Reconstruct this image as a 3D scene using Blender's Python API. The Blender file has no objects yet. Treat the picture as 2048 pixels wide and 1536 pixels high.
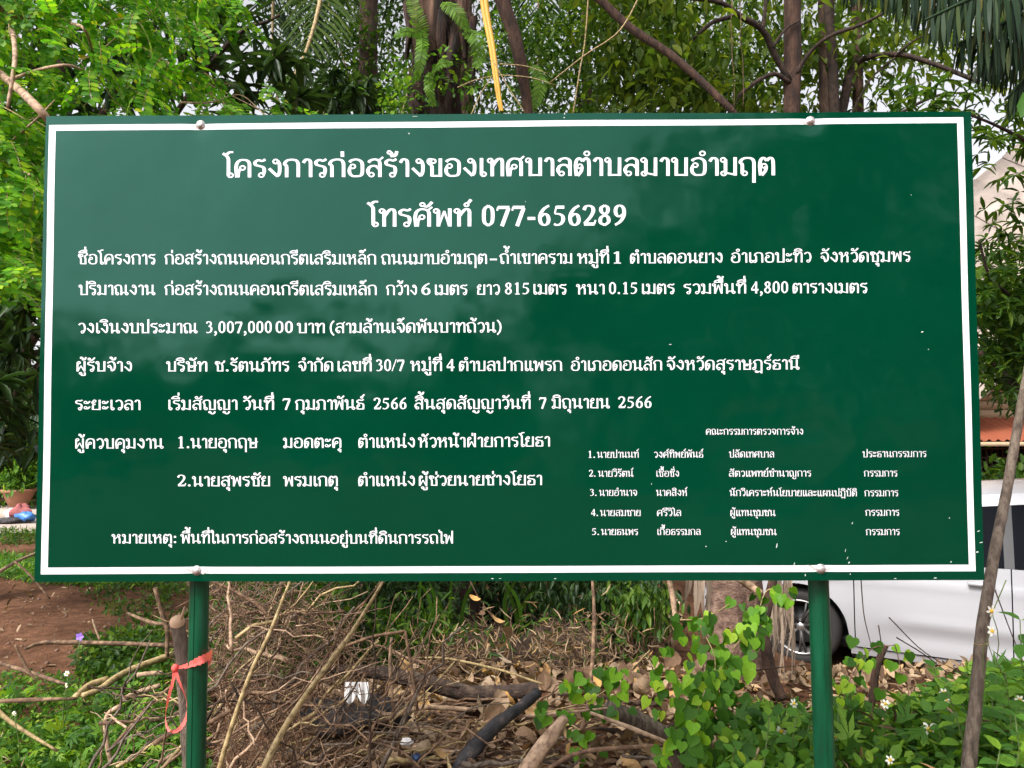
import bpy, math, random
import numpy as np
from mathutils import Vector, Matrix

for _c in (bpy.data.objects, bpy.data.meshes, bpy.data.materials):
    for _o in list(_c):
        _c.remove(_o)
scene = bpy.context.scene
COL = scene.collection
rng = np.random.RandomState(11)
R = math.radians

# ------------------------------------------------------------------ camera
CAM = np.array([0.021, -1.9625, 1.70])
PITCH, YAW, ROLL = 0.04376, -0.00507, -0.00287
FPX = 1538.0
_fwd = np.array([math.sin(YAW) * math.cos(PITCH), math.cos(YAW) * math.cos(PITCH), math.sin(PITCH)])
_rt = np.array([math.cos(YAW), -math.sin(YAW), 0.0])
_up = np.cross(_rt, _fwd)
CR = _rt * math.cos(ROLL) + _up * math.sin(ROLL)
CU = _up * math.cos(ROLL) - _rt * math.sin(ROLL)
cam_data = bpy.data.cameras.new("camera")
cam_data.sensor_width = 36.0
cam_data.lens = 36.0 * FPX / 2048.0
cam_data.clip_start = 0.05
cam_data.clip_end = 2000.0
cam = bpy.data.objects.new("camera", cam_data)
COL.objects.link(cam)
cam.matrix_world = Matrix(((CR[0], CU[0], -_fwd[0], CAM[0]), (CR[1], CU[1], -_fwd[1], CAM[1]),
                           (CR[2], CU[2], -_fwd[2], CAM[2]), (0, 0, 0, 1)))
scene.camera = cam

# ------------------------------------------------------------------ sky, sun, exposure
SUN_EL, SUN_AZ = R(52), R(-140)      # azimuth from +Y towards +X: behind the camera, to its left
world = bpy.data.worlds.new("World")
scene.world = world
world.use_nodes = True
wn, wl = world.node_tree.nodes, world.node_tree.links
wn.clear()
w_out = wn.new("ShaderNodeOutputWorld")
w_bg = wn.new("ShaderNodeBackground")
w_sky = wn.new("ShaderNodeTexSky")
w_sky.sky_type = 'NISHITA'
w_sky.sun_disc = False
w_sky.sun_elevation = SUN_EL
w_sky.sun_rotation = SUN_AZ
w_sky.air_density = 1.0
w_sky.dust_density = 4.0
w_bw = wn.new("ShaderNodeRGBToBW")
w_tint = wn.new("ShaderNodeMix"); w_tint.data_type = 'RGBA'; w_tint.blend_type = 'MULTIPLY'
w_tint.inputs[0].default_value = 1.0
w_tint.inputs[7].default_value = (1.0, 0.99, 1.04, 1)
w_mix = wn.new("ShaderNodeMix"); w_mix.data_type = 'RGBA'
w_mix.inputs[0].default_value = 0.93      # a closed, almost colourless cloud deck
w_bg.inputs['Strength'].default_value = 0.15
wl.new(w_sky.outputs[0], w_bw.inputs[0])
wl.new(w_bw.outputs[0], w_tint.inputs[6])
wl.new(w_sky.outputs[0], w_mix.inputs[6])
wl.new(w_tint.outputs[2], w_mix.inputs[7])
wl.new(w_mix.outputs[2], w_bg.inputs['Color'])
wl.new(w_bg.outputs[0], w_out.inputs[0])

sun_d = bpy.data.lights.new("sun", 'SUN')
sun_d.energy = 1.15
sun_d.angle = R(10)
sun_d.color = (1.0, 0.95, 0.87)
sun = bpy.data.objects.new("sun", sun_d)
COL.objects.link(sun)
_sd = Vector((math.sin(SUN_AZ) * math.cos(SUN_EL), math.cos(SUN_AZ) * math.cos(SUN_EL), math.sin(SUN_EL)))
sun.rotation_euler = _sd.to_track_quat('Z', 'Y').to_euler()
sun.location = (-3, -6, 9)

scene.view_settings.view_transform = 'Standard'
scene.view_settings.look = 'None'
scene.view_settings.exposure = 1.55
scene.view_settings.gamma = 1.0
scene.view_settings.use_curve_mapping = False
scene.render.engine = 'CYCLES'
scene.cycles.max_bounces = 6
scene.cycles.transparent_max_bounces = 4


# ------------------------------------------------------------------ helpers
def ray(px, py):
    return CR * ((px - 1024) / FPX) + CU * ((768 - py) / FPX) + _fwd


def P(px, py, D):
    """point seen at photo pixel (px, py), D metres in front of the camera along +Y"""
    d = ray(px, py)
    return CAM + d * (D / d[1])


def proj(q):
    d = np.asarray(q, float) - CAM
    a, b, c = d @ CR, d @ CU, d @ _fwd
    c = np.where(c > .05, c, np.nan)
    return 1024 + FPX * a / c, 768 - FPX * b / c


def tag(o, label=None, cat=None, group=None, kind=None):
    if label: o['label'] = label
    if cat: o['category'] = cat
    if group: o['group'] = group
    if kind: o['kind'] = kind
    return o


def empty(name, loc, label, cat, group=None):
    o = bpy.data.objects.new(name, None)
    o.empty_display_size = 0.1
    COL.objects.link(o)
    o.location = Vector([float(v) for v in loc])
    return tag(o, label, cat, group)


class MB:
    """mesh collector, world coordinates"""
    def __init__(s):
        s.v = []; s.f = []; s.n = 0; s.m = []

    def add(s, v, f, mi=0):
        v = np.asarray(v, float).reshape(-1, 3)
        s.v.append(v)
        s.f.extend([tuple(int(i) + s.n for i in q) for q in f])
        s.m.extend([mi] * len(f))
        s.n += len(v)

    def box(s, c, d, ax=None, mi=0):
        c = np.asarray(c, float); d = np.asarray(d, float) / 2
        sg = np.array([[x, y, z] for x in (-1, 1) for y in (-1, 1) for z in (-1, 1)], float) * d
        if ax is not None: sg = sg @ np.asarray(ax, float)
        s.add(c + sg, [(0, 1, 3, 2), (4, 6, 7, 5), (0, 4, 5, 1), (2, 3, 7, 6), (0, 2, 6, 4), (1, 5, 7, 3)], mi)

    def tube(s, pts, rad, n=6, cap=True, mi=0, jit=0.0):
        pts = np.asarray(pts, float); m = len(pts)
        rad = np.broadcast_to(np.asarray(rad, float), (m,)) if np.ndim(rad) == 0 or len(np.atleast_1d(rad)) == m else np.interp(np.linspace(0, 1, m), np.linspace(0, 1, len(rad)), rad)
        t = np.gradient(pts, axis=0); t /= (np.linalg.norm(t, axis=1)[:, None] + 1e-12)
        ref = np.array([0.13, 0.31, 0.94]) if abs(t[0][2]) < 0.85 else np.array([1.0, 0.2, 0.1])
        u = np.cross(t[0], ref); u /= np.linalg.norm(u)
        a = np.linspace(0, 2 * math.pi, n, endpoint=False)
        V = []
        for i in range(m):
            u = u - t[i] * np.dot(u, t[i]); u /= np.linalg.norm(u) + 1e-12
            w = np.cross(t[i], u)
            rr = rad[i] * (1 + (rng.uniform(-jit, jit, n) if jit else 0))
            V.append(pts[i] + (np.cos(a) * rr)[:, None] * u + (np.sin(a) * rr)[:, None] * w)
        F = []
        for i in range(m - 1):
            for j in range(n):
                k = (j + 1) % n
                F.append((i * n + j, i * n + k, (i + 1) * n + k, (i + 1) * n + j))
        if cap:
            F.append(tuple(range(n - 1, -1, -1))); F.append(tuple((m - 1) * n + j for j in range(n)))
        s.add(np.concatenate(V), F, mi)

    def grid(s, Pg, mi=0, flip=False):
        Pg = np.asarray(Pg, float); a, b = Pg.shape[:2]
        F = []
        for i in range(a - 1):
            for j in range(b - 1):
                q = (i * b + j, i * b + j + 1, (i + 1) * b + j + 1, (i + 1) * b + j)
                F.append(q[::-1] if flip else q)
        s.add(Pg.reshape(-1, 3), F, mi)

    def lathe(s, c, prof, axis=(0, 0, 1), n=24, mi=0):
        """prof: list of (radius, height along the axis)"""
        ax = np.asarray(axis, float); ax /= np.linalg.norm(ax)
        u = np.cross(ax, [0.3, 0.1, 0.9] if abs(ax[2]) < 0.9 else [1, 0, 0]); u /= np.linalg.norm(u)
        w = np.cross(ax, u); a = np.linspace(0, 2 * math.pi, n, endpoint=False)
        V = [np.asarray(c, float) + ax * h + (np.cos(a) * r)[:, None] * u + (np.sin(a) * r)[:, None] * w for r, h in prof]
        m = len(prof); F = []
        for i in range(m - 1):
            for j in range(n):
                k = (j + 1) % n
                F.append((i * n + j, i * n + k, (i + 1) * n + k, (i + 1) * n + j))
        s.add(np.concatenate(V), F, mi)

    def build(s, name, mat, parent=None, origin=None, smooth=False):
        if not s.v:
            return None
        v = np.concatenate(s.v)
        return build(name, v, s.f, mat, parent, origin, smooth, s.m)


def mesh_from(name, v, f, smooth=False):
    me = bpy.data.meshes.new(name)
    v = np.asarray(v, np.float32)
    lens = np.fromiter((len(q) for q in f), np.int32, len(f))
    idx = np.fromiter((i for q in f for i in q), np.int32, int(lens.sum()))
    me.vertices.add(len(v)); me.vertices.foreach_set('co', v.ravel())
    me.loops.add(len(idx)); me.loops.foreach_set('vertex_index', idx)
    me.polygons.add(len(f))
    st = np.zeros(len(f), np.int32); st[1:] = np.cumsum(lens)[:-1]
    me.polygons.foreach_set('loop_start', st)
    try:
        me.polygons.foreach_set('loop_total', lens)
    except Exception:
        pass
    if smooth:
        me.polygons.foreach_set('use_smooth', np.ones(len(f), bool))
    me.update(calc_edges=True)
    me.validate()
    return me


def build(name, v, f, mat, parent=None, origin=None, smooth=False, midx=None):
    v = np.asarray(v, float)
    if parent is not None:
        pl = Vector((0, 0, 0)); q = parent
        while q is not None:
            pl = pl + q.location; q = q.parent
        org = np.array(pl)
    else:
        org = np.array(origin if origin is not None else (v[:, 0].mean(), v[:, 1].mean(), v[:, 2].min()))
    me = mesh_from(name, v - org, f, smooth)
    mats = mat if isinstance(mat, (list, tuple)) else [mat]
    for m in mats: me.materials.append(m)
    if len(mats) > 1 and midx is not None:
        me.polygons.foreach_set('material_index', np.asarray(midx, np.int32))
    o = bpy.data.objects.new(name, me)
    COL.objects.link(o)
    if parent is not None:
        o.parent = parent
    else:
        o.location = Vector([float(c) for c in org])
    return o


def smooth_path(pts, n=8):
    pts = np.asarray(pts, float)
    if len(pts) < 3:
        t = np.linspace(0, 1, n)[:, None]
        return pts[0] * (1 - t) + pts[-1] * t
    p = np.vstack([2 * pts[0] - pts[1], pts, 2 * pts[-1] - pts[-2]])
    out = []
    for i in range(1, len(p) - 2):
        for k in range(n):
            t = k / n
            out.append(0.5 * ((2 * p[i]) + (-p[i - 1] + p[i + 1]) * t + (2 * p[i - 1] - 5 * p[i] + 4 * p[i + 1] - p[i + 2]) * t * t
                              + (-p[i - 1] + 3 * p[i] - 3 * p[i + 1] + p[i + 2]) * t ** 3))
    out.append(p[-2])
    return np.array(out)


def wiggle(a, b, n=8, amp=0.03, sag=0.0, r=None):
    r = r or rng
    a = np.asarray(a, float); b = np.asarray(b, float)
    t = np.linspace(0, 1, n)[:, None]
    L = np.linalg.norm(b - a)
    p = a * (1 - t) + b * t
    off = r.normal(0, amp * L, (n, 3)); off[0] = 0; off[-1] = 0
    p = p + off
    p[:, 2] -= (4 * t[:, 0] * (1 - t[:, 0])) * sag * L
    return p


# ------------------------------------------------------------------ materials
def _mat(name):
    m = bpy.data.materials.new(name); m.use_nodes = True
    nt = m.node_tree; nt.nodes.clear()
    o = nt.nodes.new('ShaderNodeOutputMaterial')
    b = nt.nodes.new('ShaderNodeBsdfPrincipled')
    nt.links.new(b.outputs[0], o.inputs[0])
    return m, nt, b, o


def ramp(nt, fac, cols):
    r = nt.nodes.new('ShaderNodeValToRGB')
    e = r.color_ramp.elements
    while len(e) < len(cols): e.new(0.5)
    for i, c in enumerate(cols):
        p, c = c if isinstance(c[0], (float, int)) and not isinstance(c[1], (float, int)) else (i / (len(cols) - 1), c)
        e[i].position = p; e[i].color = (*c, 1)
    nt.links.new(fac, r.inputs[0])
    return r.outputs[0]


def noise(nt, scale, detail=4, rough=0.6, coord='Object', vec_scale=None):
    tc = nt.nodes.new('ShaderNodeTexCoord')
    n = nt.nodes.new('ShaderNodeTexNoise')
    n.inputs['Scale'].default_value = scale
    n.inputs['Detail'].default_value = detail
    n.inputs['Roughness'].default_value = rough
    src = tc.outputs[coord]
    if vec_scale:
        mp = nt.nodes.new('ShaderNodeMapping'); mp.inputs['Scale'].default_value = vec_scale
        nt.links.new(src, mp.inputs[0]); src = mp.outputs[0]
    nt.links.new(src, n.inputs['Vector'])
    return n.outputs['Fac']


def bump(nt, b, h, strength=0.4, dist=0.01):
    bp = nt.nodes.new('ShaderNodeBump')
    bp.inputs['Strength'].default_value = strength
    bp.inputs['Distance'].default_value = dist
    nt.links.new(h, bp.inputs['Height'])
    nt.links.new(bp.outputs[0], b.inputs['Normal'])
    return bp


def mat_plain(name, cols, scale=6, rough=0.6, metal=0.0, bstr=0.2, bdist=0.004, vec_scale=None, spec=0.5, coat=0.0, bscale=None):
    m, nt, b, o = _mat(name)
    n = noise(nt, scale, vec_scale=vec_scale)
    c = ramp(nt, n, cols if len(cols) > 1 else [cols[0], cols[0]])
    nt.links.new(c, b.inputs['Base Color'])
    b.inputs['Roughness'].default_value = rough
    b.inputs['Metallic'].default_value = metal
    b.inputs['Specular IOR Level'].default_value = spec
    if coat:
        b.inputs['Coat Weight'].default_value = coat; b.inputs['Coat Roughness'].default_value = 0.08
    if bstr:
        bump(nt, b, noise(nt, bscale or scale * 4, vec_scale=vec_scale), bstr, bdist)
    return m


def mat_leaf(name, cols, trans=0.35, rough=0.45, per='island', tboost=1.6, spec=0.18):
    m, nt, b, o = _mat(name)
    if per == 'island':
        g = nt.nodes.new('ShaderNodeNewGeometry'); src = g.outputs['Random Per Island']
    else:
        g = nt.nodes.new('ShaderNodeObjectInfo'); src = g.outputs['Random']
    c = ramp(nt, src, cols)
    n2 = noise(nt, 9.0, 2)
    mx = nt.nodes.new('ShaderNodeMix'); mx.data_type = 'RGBA'; mx.blend_type = 'MULTIPLY'
    mx.inputs[0].default_value = 0.5
    nt.links.new(c, mx.inputs[6])
    nt.links.new(ramp(nt, n2, [(0.3, (0.55, 0.6, 0.5)), (0.7, (1.35, 1.3, 1.2))]), mx.inputs[7])
    nt.links.new(mx.outputs[2], b.inputs['Base Color'])
    b.inputs['Roughness'].default_value = rough
    b.inputs['Specular IOR Level'].default_value = spec
    t = nt.nodes.new('ShaderNodeBsdfTranslucent')
    tb = nt.nodes.new('ShaderNodeMix'); tb.data_type = 'RGBA'; tb.blend_type = 'MULTIPLY'; tb.inputs[0].default_value = 1
    tb.inputs[7].default_value = (tboost * 1.1, tboost * 1.15, tboost * 0.5, 1)
    nt.links.new(mx.outputs[2], tb.inputs[6])
    nt.links.new(tb.outputs[2], t.inputs['Color'])
    ms = nt.nodes.new('ShaderNodeMixShader'); ms.inputs[0].default_value = trans
    nt.links.new(b.outputs[0], ms.inputs[1]); nt.links.new(t.outputs[0], ms.inputs[2])
    nt.links.new(ms.outputs[0], o.inputs[0])
    return m


# ------------------------------------------------------------------ lettering: a stroke font cut from white film
# o x y [r]: head ring, d x y r: dot, s: smooth stroke, l: straight stroke, t: thin stroke, h: heavy stroke.  consonant height = 10
G = {
'ก': (8.3, "l 1.7,0 1.7,5.6;s 1.7,5.4 1.5,6.4 0.8,7.1 1.3,8.5 2.6,9.4 4.3,9.6 6.0,9.1 6.8,7.6 6.9,5.5;l 6.9,5.5 6.9,0"),
'ข': (7.8, "o 3.3,8.5 1.05;s 2.8,9.5 1.5,9.6 1.0,8.4 1.5,7.2 2.4,6.2 2.7,4.6 2.7,2 2.7,0.2;t 2.5,0.5 6.3,0.5;l 6.4,0 6.4,10"),
'ค': (8.5, "o 4.0,5.2;s 3.1,4.6 2.2,3.0 1.9,0;s 1.5,0 1.2,3 1.1,5.5 1.6,8 3.0,9.4 4.5,9.6 6.2,9.1 7.0,7.6 7.1,5.5;l 7.1,5.5 7.1,0"),
'ง': (7.0, "o 3.8,8.6;s 4.8,8.9 5.5,7 5.6,4 5.3,1.8 4.6,0.5;l 4.7,0.4 0.9,4.8"),
'จ': (7.6, "o 2.3,5.0;s 3.2,5 3.8,3 4.2,0.4;s 4.2,.5 5.8,1.6 6.4,4 6.4,6.6 5.6,8.8 4,9.6 2.2,9.2 1.0,8.1"),
'ช': (8.2, "o 3.3,8.5 1.05;s 2.8,9.5 1.5,9.6 1.0,8.4 1.5,7.2 2.4,6.2 2.7,4.6 2.7,2 2.7,0.2;t 2.5,0.5 6.3,0.5;l 6.4,0 6.4,6.2;s 6.4,6.0 5.7,7.2 6.3,8.3 7.2,8.9 8.0,10.6"),
'ด': (8.5, "o 3.0,5.2;s 3.9,5.0 3.6,2.6 2.0,0;s 1.5,0 1.2,3 1.1,5.5 1.6,8 3.0,9.4 4.5,9.6 6.2,9.1 7.0,7.6 7.1,5.5;l 7.1,5.5 7.1,0"),
'ต': (8.5, "o 3.0,5.2;s 3.9,5.0 3.6,2.6 2.0,0;s 1.5,0 1.2,3 1.1,6 1.6,8.6 2.8,9.6 4.2,8.0;s 4.2,8.0 5.6,9.6 6.8,8.6 7.1,5.5;l 7.1,5.5 7.1,0"),
'ถ': (8.4, "o 2.7,1.2;l 1.7,1 1.7,5.6;s 1.7,5.4 1.5,6.4 0.8,7.1 1.3,8.5 2.6,9.4 4.3,9.6 6.0,9.1 6.8,7.6 6.9,5.5;l 6.9,5.5 6.9,0"),
'ภ': (8.6, "o 1.3,1.2;l 2.3,1 2.3,5.6;s 2.3,5.4 2.1,6.4 1.2,7.1 1.7,8.5 2.9,9.4 4.5,9.6 6.2,9.1 7.0,7.6 7.1,5.5;l 7.1,5.5 7.1,0"),
'ฤ': (8.4, "o 2.7,1.2;l 1.7,1 1.7,5.6;s 1.7,5.4 1.5,6.4 0.8,7.1 1.3,8.5 2.6,9.4 4.3,9.6 6.0,9.1 6.8,7.6 6.9,5.5;l 6.9,5.5 6.9,-4"),
'ฏ': (8.6, "o 1.3,1.2;l 2.3,1 2.3,5.6;s 2.3,5.4 2.1,6.4 1.2,7.1 1.7,8.5 2.9,9.4 4.5,9.6 6.2,9.1 7.0,7.6 7.1,5.5;l 7.1,5.5 7.1,-3.6;t 7.1,-3.2 5.4,-1.4;t 5.4,-1.4 4.0,-3.0;o 3.0,-1.8 .8"),
'ท': (8.2, "o 1.5,8.6;l 2.4,8.8 2.4,0;s 2.5,5.6 3.6,7.6 5.0,9.4 6.4,9.4 6.9,8;l 6.9,8.2 6.9,0"),
'ธ': (7.4, "o 2.3,4.0 .9;s 1.4,4 1.4,2 1.5,.6;t 1.1,.5 6.2,.5;s 6.1,.3 6.2,3 6.0,5.2 4.6,6 1.8,6.6 1.2,8.2 2.6,9.5 4.4,9.0 6.4,9.8"),
'น': (9.0, "o 1.5,8.6;l 2.4,8.8 2.4,0;s 2.4,0.8 3.8,2.4 6.2,2.2;o 7.3,1.3;l 6.5,1.4 6.5,10"),
'บ': (8.2, "o 1.5,8.6;l 2.4,8.8 2.4,0;t 2.4,.5 6.8,.5;l 6.8,0 6.8,10"),
'ป': (8.2, "o 1.5,8.6;l 2.4,8.8 2.4,0;t 2.4,.5 6.8,.5;l 6.8,0 6.8,13.6"),
'ผ': (8.6, "o 2.7,8.6;l 1.7,8.8 1.7,0;t 2.0,0.3 4.3,5.6;t 4.3,5.6 6.6,0.3;l 7.0,0 7.0,10"),
'ฝ': (8.6, "o 2.7,8.6;l 1.7,8.8 1.7,0;t 2.0,0.3 4.3,5.6;t 4.3,5.6 6.6,0.3;l 7.0,0 7.0,13.6"),
'พ': (8.8, "o 1.4,8.6;l 2.3,8.8 2.3,0;t 2.5,.3 4.8,8.6;t 4.8,8.6 6.9,.3;l 7.2,0 7.2,10"),
'ฟ': (8.8, "o 1.4,8.6;l 2.3,8.8 2.3,0;t 2.5,.3 4.8,8.6;t 4.8,8.6 6.9,.3;l 7.2,0 7.2,13.6"),
'ม': (8.3, "o 1.5,8.6;l 2.5,8.8 2.5,1.0;o 1.7,1.2;t 2.4,1.6 6.8,.5;l 6.8,0 6.8,10"),
'ย': (7.9, "o 2.6,8.7;s 1.7,8.6 1.0,7.6 1.4,6.3 3.4,5.5;s 3.4,5.5 1.8,5.1 1.4,3.8 1.3,.3;t 1.3,.5 6.5,.5;l 6.5,0 6.5,10"),
'ร': (6.5, "o 3.9,1.2;s 4.8,1.4 5.2,3.5 4.8,5.4 3.2,6.1 1.4,6.8 1.1,8.3 2.6,9.4 4.2,8.9 5.7,9.8"),
'ล': (7.9, "o 2.7,1.3;s 1.7,1.4 1.1,3.2 1.8,5.2 3.4,6.1 5.0,5.7 6.3,4.2;l 6.5,0 6.5,7;s 6.5,6.8 6.2,8.6 4.6,9.6 2.6,9.2 1.4,7.9"),
'ว': (6.6, "o 3.8,1.2;s 4.7,1.3 5.4,3 5.6,5.5 5.0,8.4 3.6,9.6 2,9.2 0.9,8.0"),
'ศ': (8.8, "o 4.0,5.2;s 3.1,4.6 2.2,3.0 1.9,0;s 1.5,0 1.2,3 1.1,5.5 1.6,8 3.0,9.4 4.5,9.6 6.2,9.1 7.0,7.6 7.1,5.5;l 7.1,5.5 7.1,0;t 6.2,8.6 8.4,10.9"),
'ษ': (8.6, "o 1.5,8.6;l 2.4,8.8 2.4,0;t 2.4,.5 6.8,.5;l 6.8,0 6.8,10;o 4.4,4.8 .9;t 5.2,5.0 8.4,6.2"),
'ส': (8.2, "o 2.7,1.3;s 1.7,1.4 1.1,3.2 1.8,5.2 3.4,6.1 5.0,5.7 6.3,4.2;l 6.5,0 6.5,7;s 6.5,6.8 6.2,8.6 4.6,9.6 2.6,9.2 1.4,7.9;t 5.6,8.6 7.9,10.9"),
'ห': (8.7, "o 1.5,8.6;l 2.4,8.8 2.4,0;t 2.6,4.4 5.4,7.6;o 6.1,8.5;s 5.5,7.4 6.6,6.0 6.9,4.5;l 6.9,4.7 6.9,0"),
'อ': (8.3, "o 2.7,5.8;s 1.7,5.6 1.2,4 1.4,2 2.6,0.6 4.3,0.4 6.2,0.8 6.9,2.4 7.0,5 6.8,7.8 5.4,9.3 3.8,9.6 2.2,9.1 1.2,8.1"),
'ญ': (11.0, "o 2.6,1.2;l 1.6,1 1.6,5.6;s 1.6,5.4 1.4,6.4 0.8,7.1 1.2,8.5 2.3,9.4 3.7,9.6 5.1,9.1 5.7,7.6 5.8,5.5;l 5.8,5.5 5.8,0;t 5.6,.5 9.4,.5;l 9.5,0 9.5,10;o 5.6,-2.2 .8;s 6.3,-2.4 7,-3.8 8.6,-3.6 9.6,-1.6"),
'ณ': (11.8, "o 2.6,1.2;l 1.6,1 1.6,5.6;s 1.6,5.4 1.4,6.4 0.8,7.1 1.2,8.5 2.3,9.4 3.7,9.6 5.1,9.1 5.7,7.6 5.8,5.5;l 5.8,5.5 5.8,0;s 5.8,0.8 7,2.4 9.0,2.2;o 10.1,1.3;l 9.3,1.4 9.3,10"),
'ะ': (5.8, "o 1.7,7.5;s 2.3,6.6 3.4,6.6 5.0,8.6;o 1.7,2.2;s 2.3,1.3 3.4,1.3 5.0,3.3"),
'า': (5.4, "s 0.9,7.8 1.8,9.4 2.9,9.6 3.9,8.8 4.1,6.8;l 4.1,7.1 4.1,0"),
'เ': (4.1, "l 1.7,10 1.7,1.0;o 2.6,1.2"),
'แ': (7.6, "l 1.7,10 1.7,1.0;o 2.6,1.2;l 5.3,10 5.3,1.0;o 6.2,1.2"),
'โ': (4.6, "o 3.2,1.2;l 2.3,1.0 2.3,9.0;s 2.3,8.8 2.2,10.3 1.4,11.8 -0.2,13.2;s -0.2,13.2 1.2,12.6 2.8,13.8 4.4,13.8"),
'ไ': (4.3, "o 3.2,1.2;l 2.3,1.0 2.3,11.0;s 2.3,10.8 2.2,12.2 1.3,12.5 0.7,11.8;s 1.0,11.6 0.5,13 0.3,14.6"),
'ใ': (4.3, "o 3.2,1.2;l 2.3,1.0 2.3,11.0;s 2.3,10.8 2.2,12.8 1.2,14.0 0.4,13.2;o 1.0,12.2 .8"),
'ิ': (0, "s -7.0,11.0 -6,12.6 -4,13.3 -2.2,12.7 -1.2,11.0;t -7.2,11.1 -1.2,11.1"),
'ี': (0, "s -7.0,11.0 -6,12.6 -4,13.3 -2.2,12.7 -1.2,11.0;t -7.2,11.1 -1.2,11.1;l -1.4,10.8 -1.4,14.2"),
'ื': (0, "s -7.0,11.0 -6,12.6 -4,13.3 -2.2,12.7 -1.2,11.0;t -7.2,11.1 -1.2,11.1;l -1.2,10.8 -1.2,14.2;l -3.3,11.5 -3.3,14.2"),
'ั': (0, "o -4.6,12.2 .95;s -4,11.2 -2.4,11.2 -0.4,13.6"),
'็': (0, "o -3.6,11.9 .8;s -4.8,11.4 -5.8,12.4 -5.0,13.6 -3,13.0;s -3,13 -1.6,13.4 -1.6,14.8"),
'ํ': (0, "o -2.6,12.2 1.15"),
'่': (0, "l -1.9,11 -1.9,14"),
'้': (0, "o -4.0,13.4 .8;s -3.2,13.4 -2.8,12 -3.4,11.2;s -3.4,11.2 -1.4,11.6 -.6,14"),
'์': (0, "o -2.6,12.0 .9;s -2.4,13.0 -1.6,13.4 -0.6,14.9"),
'ุ': (0, "o -2.4,-1.9 .95;l -1.4,-1.4 -1.4,-4.4"),
'ู': (0, "o -4.6,-1.8 .9;s -3.8,-2 -3.8,-3.6 -2.6,-3.9 -1.4,-3.7;l -1.4,-4.0 -1.4,-1.0"),
'0': (7.8, "s 3.9,11.4 2.0,9.6 1.6,5.9 2.0,2.2 3.9,.4;s 3.9,.4 5.8,2.2 6.2,5.9 5.8,9.6 3.9,11.4"),
'1': (7.8, "h 4.1,0 4.1,11.6;t 1.9,9.8 4.0,11.1;t 2.0,.4 6.2,.4"),
'2': (7.8, "s 1.0,8.8 1.8,10.6 3.6,11.2 5.4,10.2 5.8,8.2 4.6,5.4 2.8,3.0 1.2,1.2;h 1.0,1.0 6.4,1.0;t 6.3,1 7,3.2"),
'3': (7.8, "s 1.4,9.6 2.4,11 3.8,11.2 5.3,10.2 5.2,8 3.4,6.6;s 3.4,6.6 5.5,5.8 6.0,3.6 5.0,1.4 3,.5 1.3,1.0"),
'4': (7.8, "h 5.1,0 5.1,11.6;t 5.0,11.2 .8,4.2;h .7,3.6 7.2,3.6"),
'5': (7.8, "h 2.3,10.4 6.4,10.4;t 2.3,11 1.5,6.8;s 1.6,6.8 3.8,6.6 5.5,5.4 5.8,3.2 4.6,1.2 2.6,.5 1.1,1.1"),
'6': (7.8, "s 6.3,11.3 3.8,9.6 2.1,7 1.6,4.2 2.2,1.6 3.9,.5 5.6,1.5 6.1,3.6 5.5,5.8 4.0,6.6 2.2,5.4"),
'7': (7.8, "h 1.0,10.4 7.0,10.4;t 1.1,10.5 .7,8.6;h 6.6,10.0 3.2,0"),
'8': (7.8, "s 3.9,11.3 2.1,10 2.2,7.9 3.9,6.3 5.6,4.7 5.9,2.2 3.9,.4;s 3.9,.4 1.8,1.8 1.9,4.4 3.9,6.0 5.4,7.8 5.4,10.2 3.9,11.3"),
'9': (7.8, "s 1.5,.5 4.0,2.2 5.7,4.8 6.2,7.6 5.6,10.2 3.9,11.3 2.2,10.3 1.7,8.2 2.3,6.0 3.8,5.2 5.6,6.4"),
'-': (5.6, "h .8,4.2 4.8,4.2"),
'.': (4.0, "d 1.9,1.0 1.1"),
',': (4.0, "d 1.9,1.0 1.1;s 2.6,1 2.4,-.8 1.0,-2.2"),
'/': (4.6, "t 0.3,0 4.2,11.6"),
'(': (5.2, "s 4.4,12 2.4,9 1.8,5 2.4,1 4.4,-2.2"),
')': (5.2, "s .6,12 2.6,9 3.2,5 2.6,1 .6,-2.2"),
':': (4.0, "d 1.9,1.3 1.1;d 1.9,7.0 1.1"),
' ': (3.4, ""),
}
UPPER = 'ิีืั็ํ'
TONE = '่้์'
LOWER = 'ุู'


def _ribbon(p, w):
    t = np.gradient(p, axis=0); t /= np.linalg.norm(t, axis=1)[:, None] + 1e-9
    n = np.stack([-t[:, 1], t[:, 0]], 1)
    w = np.asarray(w)[:, None] / 2
    V = np.empty((2 * len(p), 2)); V[0::2] = p - n * w; V[1::2] = p + n * w
    return V, [(2 * i, 2 * i + 2, 2 * i + 3, 2 * i + 1) for i in range(len(p) - 1)]


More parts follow.
